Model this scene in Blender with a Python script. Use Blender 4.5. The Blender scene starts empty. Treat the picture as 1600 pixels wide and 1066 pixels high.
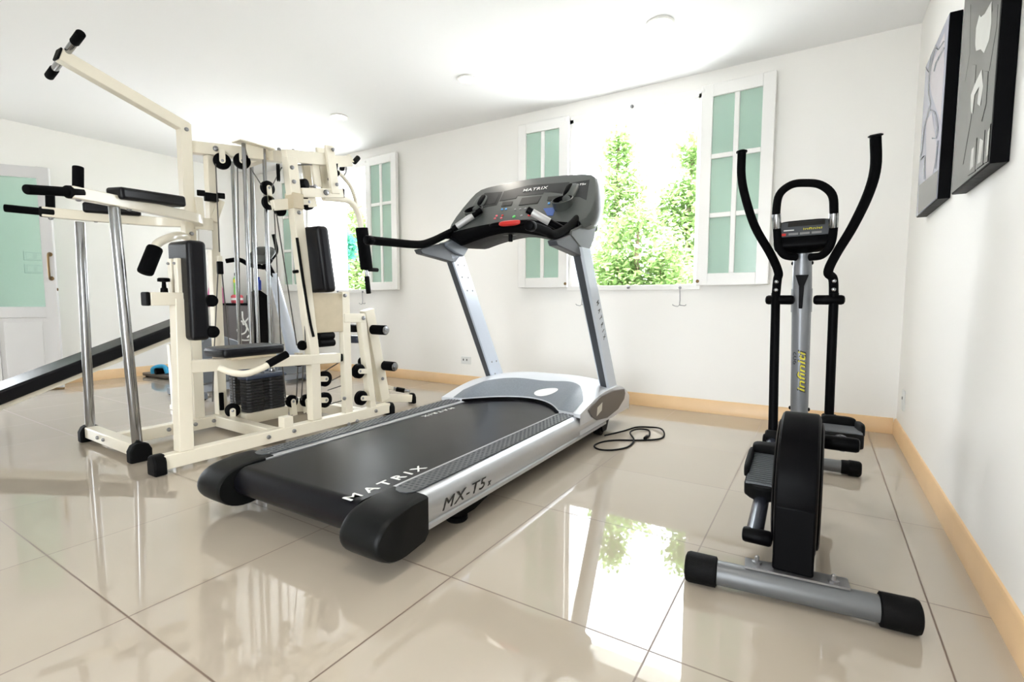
import bpy, bmesh, math, random
from mathutils import Vector, Matrix
random.seed(7)
SC = bpy.context.scene
COL = SC.collection
PI = math.pi
def V(*a): return Vector(a)

# ---------------------------------------------------------------- camera
CAM_H = 0.8297; F_PX = 776.06; TILT = 0.07961; YAW = 0.55564; ROLL = 0.0019635
_cy, _sy, _ct, _st = math.cos(YAW), math.sin(YAW), math.cos(TILT), math.sin(TILT)
C_F = V(-_sy*_ct, _cy*_ct, -_st); C_R = V(_cy, _sy, 0); C_U = C_R.cross(C_F)
_cr, _sr = math.cos(ROLL), math.sin(ROLL)
C_R, C_U = _cr*C_R + _sr*C_U, -_sr*C_R + _cr*C_U
CAM = V(0, 0, CAM_H)
cd = bpy.data.cameras.new('camera'); cam = bpy.data.objects.new('camera', cd); COL.objects.link(cam)
cd.sensor_width = 36.0; cd.lens = F_PX*36.0/1600.0; cd.clip_start = 0.02
M = Matrix((C_R, C_U, -C_F)).transposed().to_4x4(); M.translation = CAM
cam.matrix_world = M
SC.camera = cam
# survey helpers: where the sight line through a photograph pixel meets a plane of the room
def ray(px, py): return C_F + C_R*((px-800)/F_PX) - C_U*((py-533)/F_PX)
def ax(px, py, x): d = ray(px, py); return CAM + d*(x/d.x)
def ay(px, py, y): d = ray(px, py); return CAM + d*(y/d.y)
def az(px, py, z): d = ray(px, py); return CAM + d*((z-CAM_H)/d.z)
def apl(px, py, p0, n): d = ray(px, py); return CAM + d*((p0-CAM).dot(n)/d.dot(n))

# ---------------------------------------------------------------- materials
def mat(name, col, rough=0.5, metal=0.0, spec=0.5, coat=0.0, bump=0.0, bscale=200, rvar=0.0, vary=0.0, vscale=6, emit=None):
    m = bpy.data.materials.new(name); m.use_nodes = True
    nt = m.node_tree; b = nt.nodes['Principled BSDF']
    b.inputs['Base Color'].default_value = (*col, 1); b.inputs['Roughness'].default_value = rough
    b.inputs['Metallic'].default_value = metal; b.inputs['Specular IOR Level'].default_value = spec
    b.inputs['Coat Weight'].default_value = coat; b.inputs['Coat Roughness'].default_value = 0.08
    tc = nt.nodes.new('ShaderNodeTexCoord')
    if vary or rvar:
        n = nt.nodes.new('ShaderNodeTexNoise'); n.inputs['Scale'].default_value = vscale; n.inputs['Detail'].default_value = 4
        nt.links.new(tc.outputs['Object'], n.inputs['Vector'])
        if vary:
            mx = nt.nodes.new('ShaderNodeMix'); mx.data_type = 'RGBA'
            mx.inputs['A'].default_value = (*[c*(1-vary) for c in col], 1); mx.inputs['B'].default_value = (*[min(1, c*(1+vary)) for c in col], 1)
            nt.links.new(n.outputs['Fac'], mx.inputs['Factor']); nt.links.new(mx.outputs['Result'], b.inputs['Base Color'])
        if rvar:
            mr = nt.nodes.new('ShaderNodeMapRange'); mr.inputs['To Min'].default_value = max(0, rough-rvar); mr.inputs['To Max'].default_value = min(1, rough+rvar)
            nt.links.new(n.outputs['Fac'], mr.inputs['Value']); nt.links.new(mr.outputs['Result'], b.inputs['Roughness'])
    if bump:
        n2 = nt.nodes.new('ShaderNodeTexNoise'); n2.inputs['Scale'].default_value = bscale; n2.inputs['Detail'].default_value = 3
        nt.links.new(tc.outputs['Object'], n2.inputs['Vector'])
        bp = nt.nodes.new('ShaderNodeBump'); bp.inputs['Strength'].default_value = bump; bp.inputs['Distance'].default_value = 0.003
        nt.links.new(n2.outputs['Fac'], bp.inputs['Height']); nt.links.new(bp.outputs['Normal'], b.inputs['Normal'])
    if emit:
        b.inputs['Emission Color'].default_value = (*emit[0], 1); b.inputs['Emission Strength'].default_value = emit[1]
    return m
MT = {}
MT['wall'] = mat('wall_paint', (.865, .85, .82), .55, spec=.3, bump=.06, bscale=60, vary=.012, vscale=1.5)
MT['frontwall'] = mat('front_wall_panelling', (.16, .13, .10), .5, vary=.1, vscale=4)
MT['ceil'] = mat('ceiling_paint', (.86, .865, .87), .7, spec=.2, bump=.04, bscale=80)
MT['base'] = mat('baseboard_wood', (.74, .50, .27), .35, vary=.06, vscale=9)
MT['white'] = mat('white_gloss_paint', (.83, .82, .80), .3, bump=.03, bscale=40)
MT['cream'] = mat('cream_powder_coat', (.77, .715, .59), .28, coat=.3, vary=.03, vscale=8)
MT['creamdk'] = mat('cream_board', (.52, .44, .31), .6, vary=.12, vscale=18)
MT['black'] = mat('black_plastic', (.0015, .0015, .002), .42, spec=.05, rvar=.1, vscale=20)
MT['rubber'] = mat('black_rubber', (.002, .002, .0022), .65, spec=.12, bump=.25, bscale=300)
MT['foam'] = mat('black_foam_grip', (.0015, .0015, .002), .8, spec=.08, bump=.4, bscale=420)
MT['vinyl'] = mat('black_vinyl', (.0025, .0025, .004), .36, spec=.25, bump=.15, bscale=350, rvar=.06)
MT['chrome'] = mat('chrome', (.36, .365, .375), .2, metal=1, rvar=.05, vscale=15)
MT['steel'] = mat('dull_steel', (.30, .30, .31), .35, metal=.9, rvar=.1)
MT['silver'] = mat('brushed_silver', (.50, .51, .53), .34, metal=.75, rvar=.08, vscale=14, vary=.05)
MT['silverp'] = mat('silver_paint', (.56, .61, .69), .33, metal=.15, coat=.4, vary=.02)
MT['silverl'] = mat('light_silver_plastic', (.60, .62, .66), .34, metal=.15, coat=.3)
MT['greyspeck'] = mat('speckled_grey_plastic', (.16, .18, .21), .42, vary=.25, vscale=120, bump=.2, bscale=260)
MT['capgrey'] = mat('end_cap_grey', (.006, .0065, .0065), .40, spec=.12, vary=.15, vscale=20, rvar=.08)
MT['cons'] = mat('console_grey', (.060, .066, .062), .38, vary=.04, rvar=.05)
MT['consdk'] = mat('console_dark_panel', (.010, .011, .012), .4, spec=.3)
MT['screen'] = mat('screen_glass', (.018, .017, .015), .3, spec=.3)
MT['belt'] = mat('running_belt', (.0025, .0025, .004), .30, spec=.22, vary=.25, vscale=3, rvar=.05, bump=.08, bscale=500)
MT['strip'] = mat('tread_strip_rubber', (.05, .055, .062), .36, spec=.6)
MT['panelgrey'] = mat('warm_dark_grey', (.10, .085, .075), .45)
MT['red'] = mat('red_plastic', (.55, .02, .015), .35)
MT['blue'] = mat('blue_print', (.03, .09, .35), .4)
MT['bluebtn'] = mat('blue_button', (.10, .35, .75), .4)
MT['green'] = mat('green_button', (.10, .55, .12), .4)
MT['letter'] = mat('white_lettering', (.80, .80, .78), .5)
MT['ink'] = mat('black_lettering', (.01, .01, .01), .5)
MT['yellow'] = mat('yellow_lettering', (.62, .55, .03), .5)
MT['sticker'] = mat('pale_sticker', (.62, .60, .52), .5, vary=.1, vscale=60)
MT['plategrey'] = mat('weight_plate_black', (.008, .008, .010), .5, bump=.3, bscale=90)
MT['plateblue'] = mat('weight_top_plate', (.035, .05, .09), .35)
MT['mastgrey'] = mat('mast_silver', (.22, .23, .25), .36, metal=.45, coat=.3, vary=.03)
MT['tubegrey'] = mat('grey_steel_tube', (.13, .135, .14), .42, metal=.35, rvar=.06)
MT['brass'] = mat('aged_brass', (.20, .13, .06), .35, metal=.9)
MT['machine'] = mat('machine_blue_grey', (.16, .18, .21), .4, vary=.03)
MT['machinedk'] = mat('machine_dark_grey', (.055, .06, .07), .45)
MT['switch'] = mat('switch_plastic', (.72, .73, .72), .3)
MT['holes'] = mat('socket_dark', (.10, .10, .10), .6)
MT['pink'] = mat('pink_plastic', (.75, .22, .45), .45, vary=.35, vscale=40)
MT['cyan'] = mat('cyan_strap', (.03, .35, .62), .5)
MT['lime'] = mat('green_bottle', (.22, .55, .12), .35)
MT['labely'] = mat('yellow_label', (.75, .62, .05), .45)
MT['cobalt'] = mat('cobalt_bottle', (.02, .05, .35), .3)
MT['pinkred'] = mat('pink_red_plastic', (.72, .12, .15), .4)
MT['boxgrey'] = mat('bin_grey', (.12, .11, .11), .5)
MT['bark'] = mat('tree_bark', (.20, .15, .10), .85, vary=.3, vscale=15, bump=.5, bscale=30)
MT['terr'] = mat('terrace_paving', (.30, .31, .31), .7, vary=.08, vscale=3)

MT['bounce'] = mat('pale_bounce', (.80, .80, .79), .8, vary=.08, vscale=2)  # kept very pale to throw sunlight up at the ceiling
def leafmat(name, c, t):
    m = bpy.data.materials.new(name); m.use_nodes = True; nt = m.node_tree; N = nt.nodes; L = nt.links
    b = N['Principled BSDF']; out = N['Material Output']
    b.inputs['Roughness'].default_value = .45
    tr = N.new('ShaderNodeBsdfTranslucent'); mix = N.new('ShaderNodeMixShader'); mix.inputs[0].default_value = .5
    geo = N.new('ShaderNodeTexCoord'); no = N.new('ShaderNodeTexNoise'); no.inputs['Scale'].default_value = 3.0
    L.new(geo.outputs['Object'], no.inputs['Vector'])
    r = N.new('ShaderNodeMix'); r.data_type = 'RGBA'; r.inputs['A'].default_value = (*c, 1); r.inputs['B'].default_value = (*t, 1)
    L.new(no.outputs['Fac'], r.inputs['Factor']); L.new(r.outputs['Result'], b.inputs['Base Color']); L.new(r.outputs['Result'], tr.inputs['Color'])
    L.new(b.outputs[0], mix.inputs[1]); L.new(tr.outputs[0], mix.inputs[2]); L.new(mix.outputs[0], out.inputs['Surface'])
    return m
MT['leaf'] = leafmat('bright_leaves', (.10, .21, .05), (.28, .37, .15))
MT['leafdk'] = leafmat('deep_leaves', (.04, .15, .05), (.12, .30, .06))
MT['leafteal'] = leafmat('teal_leaves', (.03, .20, .14), (.08, .34, .22))
MT['petal'] = leafmat('purple_petals', (.20, .03, .30), (.40, .08, .50))

def floormat():
    m = bpy.data.materials.new('polished_tile'); m.use_nodes = True; nt = m.node_tree; N = nt.nodes; L = nt.links
    b = N['Principled BSDF']
    g = N.new('ShaderNodeNewGeometry'); s = N.new('ShaderNodeSeparateXYZ'); L.new(g.outputs['Position'], s.inputs[0])
    def line(axis, off):
        a = N.new('ShaderNodeMath'); a.operation = 'SUBTRACT'; a.inputs[1].default_value = off - 60.0
        L.new(s.outputs[axis], a.inputs[0])
        d = N.new('ShaderNodeMath'); d.operation = 'DIVIDE'; d.inputs[1].default_value = .6; L.new(a.outputs[0], d.inputs[0])
        f = N.new('ShaderNodeMath'); f.operation = 'FRACT'; L.new(d.outputs[0], f.inputs[0])
        h = N.new('ShaderNodeMath'); h.operation = 'SUBTRACT'; h.inputs[1].default_value = .5; L.new(f.outputs[0], h.inputs[0])
        ab = N.new('ShaderNodeMath'); ab.operation = 'ABSOLUTE'; L.new(h.outputs[0], ab.inputs[0])
        gt = N.new('ShaderNodeMapRange'); gt.inputs['From Min'].default_value = .5-.0050; gt.inputs['From Max'].default_value = .5-.0030
        L.new(ab.outputs[0], gt.inputs['Value'])
        fl = N.new('ShaderNodeMath'); fl.operation = 'FLOOR'; L.new(d.outputs[0], fl.inputs[0])
        return gt, fl
    lx, fx = line('X', .2867); ly, fy = line('Y', .5252)
    mxm = N.new('ShaderNodeMath'); mxm.operation = 'MAXIMUM'; L.new(lx.outputs[0], mxm.inputs[0]); L.new(ly.outputs[0], mxm.inputs[1])
    cmb = N.new('ShaderNodeCombineXYZ'); L.new(fx.outputs[0], cmb.inputs[0]); L.new(fy.outputs[0], cmb.inputs[1])
    wn = N.new('ShaderNodeTexWhiteNoise'); L.new(cmb.outputs[0], wn.inputs['Vector'])
    no = N.new('ShaderNodeTexNoise'); no.inputs['Scale'].default_value = 5; no.inputs['Detail'].default_value = 6; L.new(g.outputs['Position'], no.inputs['Vector'])
    ad = N.new('ShaderNodeMath'); ad.operation = 'ADD'; L.new(wn.outputs['Value'], ad.inputs[0]); L.new(no.outputs['Fac'], ad.inputs[1])
    hf = N.new('ShaderNodeMath'); hf.operation = 'MULTIPLY'; hf.inputs[1].default_value = .5; L.new(ad.outputs[0], hf.inputs[0])
    tile = N.new('ShaderNodeMix'); tile.data_type = 'RGBA'
    tile.inputs['A'].default_value = (.395, .338, .275, 1); tile.inputs['B'].default_value = (.43, .375, .31, 1)
    L.new(hf.outputs[0], tile.inputs['Factor'])
    col = N.new('ShaderNodeMix'); col.data_type = 'RGBA'; col.inputs['B'].default_value = (.13, .08, .05, 1)
    L.new(mxm.outputs[0], col.inputs['Factor']); L.new(tile.outputs['Result'], col.inputs['A']); L.new(col.outputs['Result'], b.inputs['Base Color'])
    r = N.new('ShaderNodeMapRange'); r.inputs['To Min'].default_value = .018; r.inputs['To Max'].default_value = .5
    L.new(mxm.outputs[0], r.inputs['Value']); L.new(r.outputs[0], b.inputs['Roughness'])
    b.inputs['IOR'].default_value = 1.85
    return m
MT['floor'] = floormat()

def glassmat(nm='green_frosted_glass', c0=(.62, .77, .69), c1=(.68, .83, .75), see=.55):
    m = bpy.data.materials.new(nm); m.use_nodes = True; nt = m.node_tree; N = nt.nodes; L = nt.links
    b = N['Principled BSDF']; b.inputs['Base Color'].default_value = (.47, .63, .55, 1); b.inputs['Roughness'].default_value = .12
    n = N.new('ShaderNodeTexNoise'); n.inputs['Scale'].default_value = 2.0
    tc = N.new('ShaderNodeTexCoord'); L.new(tc.outputs['Object'], n.inputs['Vector'])
    mx = N.new('ShaderNodeMix'); mx.data_type = 'RGBA'; mx.inputs['A'].default_value = (*c0, 1); mx.inputs['B'].default_value = (*c1, 1)
    L.new(n.outputs['Fac'], mx.inputs['Factor']); L.new(mx.outputs['Result'], b.inputs['Base Color'])
    tr = N.new('ShaderNodeBsdfTransparent'); tr.inputs['Color'].default_value = (.82, .94, .89, 1)
    ms = N.new('ShaderNodeMixShader'); ms.inputs[0].default_value = see
    L.new(b.outputs[0], ms.inputs[1]); L.new(tr.outputs[0], ms.inputs[2]); L.new(ms.outputs[0], N['Material Output'].inputs['Surface'])
    return m
MT['glass'] = glassmat()
MT['doorglass'] = glassmat('pale_door_glass', (.60, .74, .69), (.66, .80, .75), .78)
MT['doorpaint_shaded'] = mat('door_paint_shaded', (.70, .695, .70), .35, bump=.03, bscale=40)  # darker than the white trim: the door's shade put into its colour
MT['sensor'] = mat('sensor_metal', (.50, .50, .50), .35, metal=.3)
MT['lamp'] = mat('lamp_diffuser', (.9,.9,.88), .5, emit=((1,.96,.90), 1.6))

# ---------------------------------------------------------------- mesh builder
def crom(pts, k):
    pts = [Vector(p) for p in pts]
    if k <= 1 or len(pts) < 3: return pts
    out = []
    P = [pts[0]*2-pts[1]] + pts + [pts[-1]*2-pts[-2]]
    for i in range(1, len(P)-2):
        p0, p1, p2, p3 = P[i-1:i+3]
        for j in range(k):
            t = j/k
            out.append(.5*((2*p1)+(-p0+p2)*t+(2*p0-5*p1+4*p2-p3)*t*t+(-p0+3*p1-3*p2+p3)*t**3))
    out.append(pts[-1]); return out
class MB:
    def __init__(s): s.v = []; s.f = []
    def add(s, vs, fs):
        n = len(s.v); s.v += [Vector(v) for v in vs]; s.f += [[i+n for i in f] for f in fs]; return s
    def box(s, lo, hi):
        x0, y0, z0 = [min(a, b) for a, b in zip(lo, hi)]; x1, y1, z1 = [max(a, b) for a, b in zip(lo, hi)]
        return s.add([(x0,y0,z0),(x1,y0,z0),(x1,y1,z0),(x0,y1,z0),(x0,y0,z1),(x1,y0,z1),(x1,y1,z1),(x0,y1,z1)],
                     [[0,3,2,1],[4,5,6,7],[0,1,5,4],[1,2,6,5],[2,3,7,6],[3,0,4,7]])
    def beam(s, p, q, w, h, up=(0,0,1)):
        p, q = Vector(p), Vector(q); d = (q-p).normalized(); up = Vector(up)
        if abs(d.dot(up)) > .98: up = V(0,1,0)
        a = d.cross(up).normalized()*(w/2); b = a.cross(d).normalized()*(h/2)
        return s.add([p-a-b, p+a-b, p+a+b, p-a+b, q-a-b, q+a-b, q+a+b, q-a+b],
                     [[0,1,2,3],[7,6,5,4],[1,0,4,5],[2,1,5,6],[3,2,6,7],[0,3,7,4]])
    def tube(s, pts, r, n=14, k=1, caps=True, rs=None):
        pts = crom(pts, k); m = len(pts); T = []
        for i in range(m):
            T.append((pts[min(i+1, m-1)]-pts[max(i-1, 0)]).normalized())
        up = V(0,0,1) if abs(T[0].z) < .9 else V(1,0,0)
        a = T[0].cross(up).normalized(); vs = []; fs = []
        for i in range(m):
            a = (a - T[i]*a.dot(T[i])).normalized(); b = T[i].cross(a)
            rr = r if rs is None else rs[min(len(rs)-1, int(i*len(rs)/m))] if len(rs) != m else rs[i]
            for j in range(n):
                t = 2*PI*j/n; vs.append(pts[i]+(a*math.cos(t)+b*math.sin(t))*rr)
        for i in range(m-1):
            for j in range(n):
                fs.append([i*n+j, i*n+(j+1)%n, (i+1)*n+(j+1)%n, (i+1)*n+j])
        if caps: fs += [list(range(n))[::-1], [(m-1)*n+j for j in range(n)]]
        return s.add(vs, fs)
    def rod(s, p, q, r, e=.25, n=18):      # cylinder with softened ends
        p, q = Vector(p), Vector(q); d = (q-p).normalized(); c = min(r*e, (q-p).length*.3)
        return s.tube([p, p+d*c*.3, p+d*c, q-d*c, q-d*c*.3, q], r, n=n, rs=[r-c, r-c*.3, r, r, r-c*.3, r-c])
    def lathe(s, p, axis, prof, n=24):     # prof: (offset along axis, radius)
        p, d = Vector(p), Vector(axis).normalized(); up = V(0,0,1) if abs(d.z) < .9 else V(1,0,0)
        a = d.cross(up).normalized(); b = d.cross(a); vs = []; fs = []
        for o, r in prof:
            for j in range(n):
                t = 2*PI*j/n; vs.append(p+d*o+(a*math.cos(t)+b*math.sin(t))*max(r, 1e-4))
        for i in range(len(prof)-1):
            for j in range(n): fs.append([i*n+j, i*n+(j+1)%n, (i+1)*n+(j+1)%n, (i+1)*n+j])
        fs += [list(range(n))[::-1], [(len(prof)-1)*n+j for j in range(n)]]
        return s.add(vs, fs)
    def loft(s, rings, caps=True, closed=False):
        n = len(rings[0]); vs = [p for r in rings for p in r]; fs = []; m = len(rings)
        for i in range(m-1 + (1 if closed else 0)):
            k = (i+1) % m
            for j in range(n): fs.append([i*n+j, i*n+(j+1)%n, k*n+(j+1)%n, k*n+j])
        if caps and not closed: fs += [list(range(n))[::-1], [(m-1)*n+j for j in range(n)]]
        return s.add(vs, fs)
    def prism(s, poly, d):
        d = Vector(d); poly = [Vector(p) for p in poly]
        return s.loft([poly, [p+d for p in poly]])
    def grid(s, fn, nu, nv):
        vs = [fn(i/nu, j/nv) for i in range(nu+1) for j in range(nv+1)]
        return s.add(vs, [[i*(nv+1)+j, (i+1)*(nv+1)+j, (i+1)*(nv+1)+j+1, i*(nv+1)+j+1] for i in range(nu) for j in range(nv)])
    def pad(s, c, X, Y, Z, hx, hy, hz, e=4.0, n=16):   # super-ellipsoid cushion
        c, X, Y, Z = map(Vector, (c, X, Y, Z)); X.normalize(); Y.normalize(); Z.normalize(); rings = []
        def sp(v, p): return math.copysign(abs(v)**p, v)
        for i in range(n+1):
            ph = -PI/2+PI*i/n; cz = sp(math.sin(ph), 2/e); cr = sp(math.cos(ph), 2/e)
            rings.append([c+X*(hx*cr*sp(math.cos(2*PI*j/32), 2/e))+Y*(hy*cr*sp(math.sin(2*PI*j/32), 2/e))+Z*(hz*cz) for j in range(32)])
        return s.loft(rings)
def rbox(mb, c, X, Y, Z, hx, hy, hz):
    c, X, Y, Z = map(Vector, (c, X, Y, Z)); X, Y, Z = X.normalized(), Y.normalized(), Z.normalized()
    q = [(-1,-1), (1,-1), (1,1), (-1,1)]
    return mb.loft([[c+X*hx*a+Y*hy*b_+Z*hz*s_ for a, b_ in q] for s_ in (-1, 1)])
def finish(o, parent, bev, bseg, sharp):
    me = o.data
    if len(me.polygons):
        me.shade_smooth()
        try: me.set_sharp_from_angle(angle=math.radians(sharp))
        except Exception: pass
    if bev:
        b = o.modifiers.new('bevel', 'BEVEL'); b.width = bev; b.segments = bseg; b.limit_method = 'ANGLE'; b.angle_limit = math.radians(38)
    COL.objects.link(o)
    if parent is not None:
        o.parent = parent
        if parent.type == 'EMPTY' or parent.parent is None: o.matrix_parent_inverse = parent.matrix_basis.inverted()
    return o
def build(name, mb, m, parent=None, bev=0, bseg=2, sharp=35):
    me = bpy.data.meshes.new(name); bm = bmesh.new()
    vs = [bm.verts.new(v) for v in mb.v]
    for f in mb.f:
        try: bm.faces.new([vs[i] for i in f])
        except ValueError: pass
    bmesh.ops.remove_doubles(bm, verts=bm.verts, dist=1e-5)
    bmesh.ops.recalc_face_normals(bm, faces=bm.faces)
    bm.to_mesh(me); bm.free()
    me.materials.append(MT[m])
    o = bpy.data.objects.new(name, me)
    if parent is None:
        xs = [v.co for v in me.vertices]
        c = V((min(v.x for v in xs)+max(v.x for v in xs))/2, (min(v.y for v in xs)+max(v.y for v in xs))/2, min(v.z for v in xs))
        me.transform(Matrix.Translation(-c)); o.location = c
    return finish(o, parent, bev, bseg, sharp)
def tag(o, label=None, cat=None, group=None, kind=None):
    if label: o['label'] = label
    if cat: o['category'] = cat
    if group: o['group'] = group
    if kind: o['kind'] = kind
    return o
def thing(name, loc, label, cat, group=None):
    o = bpy.data.objects.new(name, None); o.location = loc; o.empty_display_size = .1; COL.objects.link(o)
    return tag(o, label, cat, group)
def struct(name, mb, m, **k): return tag(build(name, mb, m, **k), kind='structure')
def lettering(s, center, X, Y, width, m, parent, depth=.0008, shear=0.0, squash=None, name='lettering', spacing=1.0, bold=.008):
    cu = bpy.data.curves.new(name, 'FONT'); cu.body = s; cu.align_x = 'CENTER'; cu.align_y = 'CENTER'; cu.shear = shear; cu.space_character = spacing
    cu.offset = bold; cu.extrude = .02; cu.size = 1.0
    t = bpy.data.objects.new(name, cu); COL.objects.link(t)
    bpy.context.view_layer.update()
    me = bpy.data.meshes.new_from_object(t); bpy.data.objects.remove(t); bpy.data.curves.remove(cu)
    xs = [v.co.x for v in me.vertices]; ys = [v.co.y for v in me.vertices]
    w = max(xs)-min(xs); h = max(ys)-min(ys); cx = (max(xs)+min(xs))/2; cy = (max(ys)+min(ys))/2
    sx = width/w; sy = sx if squash is None else squash/h
    X = Vector(X).normalized(); Y = Vector(Y).normalized(); Z = X.cross(Y)
    for v in me.vertices:
        c = v.co.copy(); v.co = Vector(center)+X*((c.x-cx)*sx)+Y*((c.y-cy)*sy)+Z*(c.z/.02*depth)
    me.materials.clear(); me.materials.append(MT[m]); me.name = name
    o = bpy.data.objects.new(name, me); COL.objects.link(o)
    if parent is not None:
        o.parent = parent
        if parent.type == 'EMPTY' or parent.parent is None: o.matrix_parent_inverse = parent.matrix_basis.inverted()
    return o
SKY = 3.0; SUN = 8.0; EXPO = 2.15
# ---------------------------------------------------------------- room shell
XR, YB, XL, YF, ZC = .433, 3.893, -6.40, -1.7, 2.477
WS, WT = .955, 2.335                      # window sill and head heights
W1 = (-1.83, -.80); W2 = (-5.33, -4.27)   # the two window openings
TH = .16
b = MB(); b.box((XL-.6, YF-.2, -.12), (XR+TH, YB+TH, 0)); struct('floor', b, 'floor')
b = MB(); b.box((XL-TH-3.0, YF-TH-1.6, ZC), (XR+TH, YB+TH+.25, ZC+.14)); struct('ceiling', b, 'ceil')  # slab carried past the walls, out of view, to block the sun
b = MB()
b.box((XL-TH, YB, 0), (XR+TH, YB+TH, WS)); b.box((XL-TH, YB, WT), (XR+TH, YB+TH, ZC))
for x0, x1 in ((XL-TH, W2[0]), (W2[1], W1[0]), (W1[1], XR+TH)): b.box((x0, YB, WS), (x1, YB+TH, WT))
struct('wall_back', b, 'wall')
b = MB(); b.box((XR, YF, 0), (XR+TH, YB, ZC)); struct('wall_right', b, 'wall')
OP0, OP1, OPZ = .30, 1.18, 2.10          # garden doorway in the left wall
b = MB(); b.box((XL-TH, OP1, 0), (XL, YB, ZC)); b.box((XL-TH, YF, 0), (XL, OP0, ZC)); b.box((XL-TH, OP0, OPZ), (XL, OP1, ZC))
struct('wall_left', b, 'wall')
FX0, FX1, FZ = -1.6, -.1, 2.12              # assumed, unseen opening behind the camera, added to brighten the walls
b = MB(); b.box((XL-TH, YF-TH, 0), (FX0, YF, ZC)); b.box((FX1, YF-TH, 0), (XR+TH, YF, ZC)); b.box((FX0, YF-TH, FZ), (FX1, YF, ZC)); struct('wall_front', b, 'wall')
def skirting(name, p, q, n):
    p, q, n = Vector(p), Vector(q), Vector(n)
    prof = [(0,0), (.016,0), (.016,.072), (.012,.078), (.012,.088), (.006,.098), (0,.10)]
    b = MB(); b.loft([[p+n*a+V(0,0,z) for a, z in prof], [q+n*a+V(0,0,z) for a, z in prof]]); return struct(name, b, 'base')
skirting('baseboard_back', (XL, YB, 0), (XR-.016, YB, 0), (0,-1,0))
skirting('baseboard_right', (XR, YF, 0), (XR, YB, 0), (-1,0,0))
skirting('baseboard_left', (XL, OP1+.06, 0), (XL, YB-.016, 0), (1,0,0))
b = MB(); b.box((XL-60, YF-60, -.16), (XR+60, YB+60, -.125)); struct('ground', b, 'terr')

b = MB(); b.box((XL-6, YB+TH+.02, -.13), (XR+6, YB+14, -.10)); tag(build('bounce_slab', b, 'bounce'), kind='structure')  # added reflector slab, bounces sunlight to the ceiling near the windows
def window(name, x0, x1):
    b = MB(); d0, d1, w = YB-.012, YB+TH+.01, .035
    b.box((x0-.03, d0, WT-w), (x1+.03, d1, WT+.03)); b.box((x0-.03, d0, WS-.035), (x1+.03, d1, WS+.005))
    b.box((x0-.03, d0, WS), (x0+w*.6, d1, WT)); b.box((x1-w*.6, d0, WS), (x1+.03, d1, WT))
    win = struct(name, b, 'white', bev=.003)
    wsh = .475
    for side in (-1, 1):
        hx = x0-.01 if side < 0 else x1+.01     # hinge line
        ang = .035
        X = V(side*math.cos(ang), -math.sin(ang), 0); Y = V(0,0,1); N = V(side*0-math.sin(ang)*side, -math.cos(ang), 0)
        o = V(hx, YB-.022, WS-.005); Hh = WT-WS+.03; t = .036
        def P(a, z, d): return o + X*a + Y*z + N*d
        def bar(mb, a0, a1, z0, z1, d0, d1):
            mb.loft([[P(a0,z0,d0), P(a1,z0,d0), P(a1,z1,d0), P(a0,z1,d0)], [P(a0,z0,d1), P(a1,z0,d1), P(a1,z1,d1), P(a0,z1,d1)]])
        f = MB(); st = .078; ra = .085
        bar(f, 0, st, 0, Hh, 0, t); bar(f, wsh-st, wsh, 0, Hh, 0, t); bar(f, st, wsh-st, 0, ra, 0, t); bar(f, st, wsh-st, Hh-ra, Hh, 0, t)
        mu = .034
        bar(f, wsh/2-mu/2, wsh/2+mu/2, ra, Hh-ra, .004, t-.004)
        for k in (1, 2):
            zz = ra+(Hh-2*ra)*k/3
            bar(f, st, wsh/2-mu/2, zz-mu/2, zz+mu/2, .004, t-.004); bar(f, wsh/2+mu/2, wsh-st, zz-mu/2, zz+mu/2, .004, t-.004)
        sh = build('shutter', f, 'white', win, bev=.004)
        g = MB(); bar(g, st-.005, wsh-st+.005, ra-.005, Hh-ra+.005, t/2-.003, t/2+.003); build('glass_panes', g, 'glass', sh)
        k = MB(); k.lathe(P(.012, .03, t), N, [(0,.012), (.006,.012), (.009,.006)], 12); build('hinge', k, 'brass', sh)
        k = MB(); k.lathe(P(.012, Hh-.03, t), N, [(0,.012), (.006,.012), (.009,.006)], 12); build('hinge', k, 'white', sh)
    for fx in (.11, .89):
        x = x0+(x1-x0)*fx; h = MB(); y = YB-.02
        h.tube([(x,YB-.01,WS-.02), (x,y,WS-.03), (x,y,WS-.15), (x-.04,y-.004,WS-.155), (x-.05,y-.004,WS-.145)], .0028, 8, 3)
        h.tube([(x,y,WS-.15), (x+.04,y-.004,WS-.155), (x+.05,y-.004,WS-.145)], .0028, 8, 3)
        h.lathe((x, YB-.012, WS-.02), (0,-1,0), [(0,.011), (.005,.011), (.008,.004)], 12); build('stay_hook', h, 'steel', win)
    h = MB(); h.lathe(((x0+x1)/2, YB-.012, WS-.012), (0,-1,0), [(0,.013), (.012,.012), (.018,.006)], 12); build('latch', h, 'steel', win)
    h = MB(); h.lathe(((x0+x1)/2, YB-.012, WT+.005), (0,-1,0), [(0,.013), (.012,.012), (.018,.006)], 12); build('latch', h, 'steel', win)
    return win
window('window_1', *W1); window('window_2', *W2)

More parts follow.
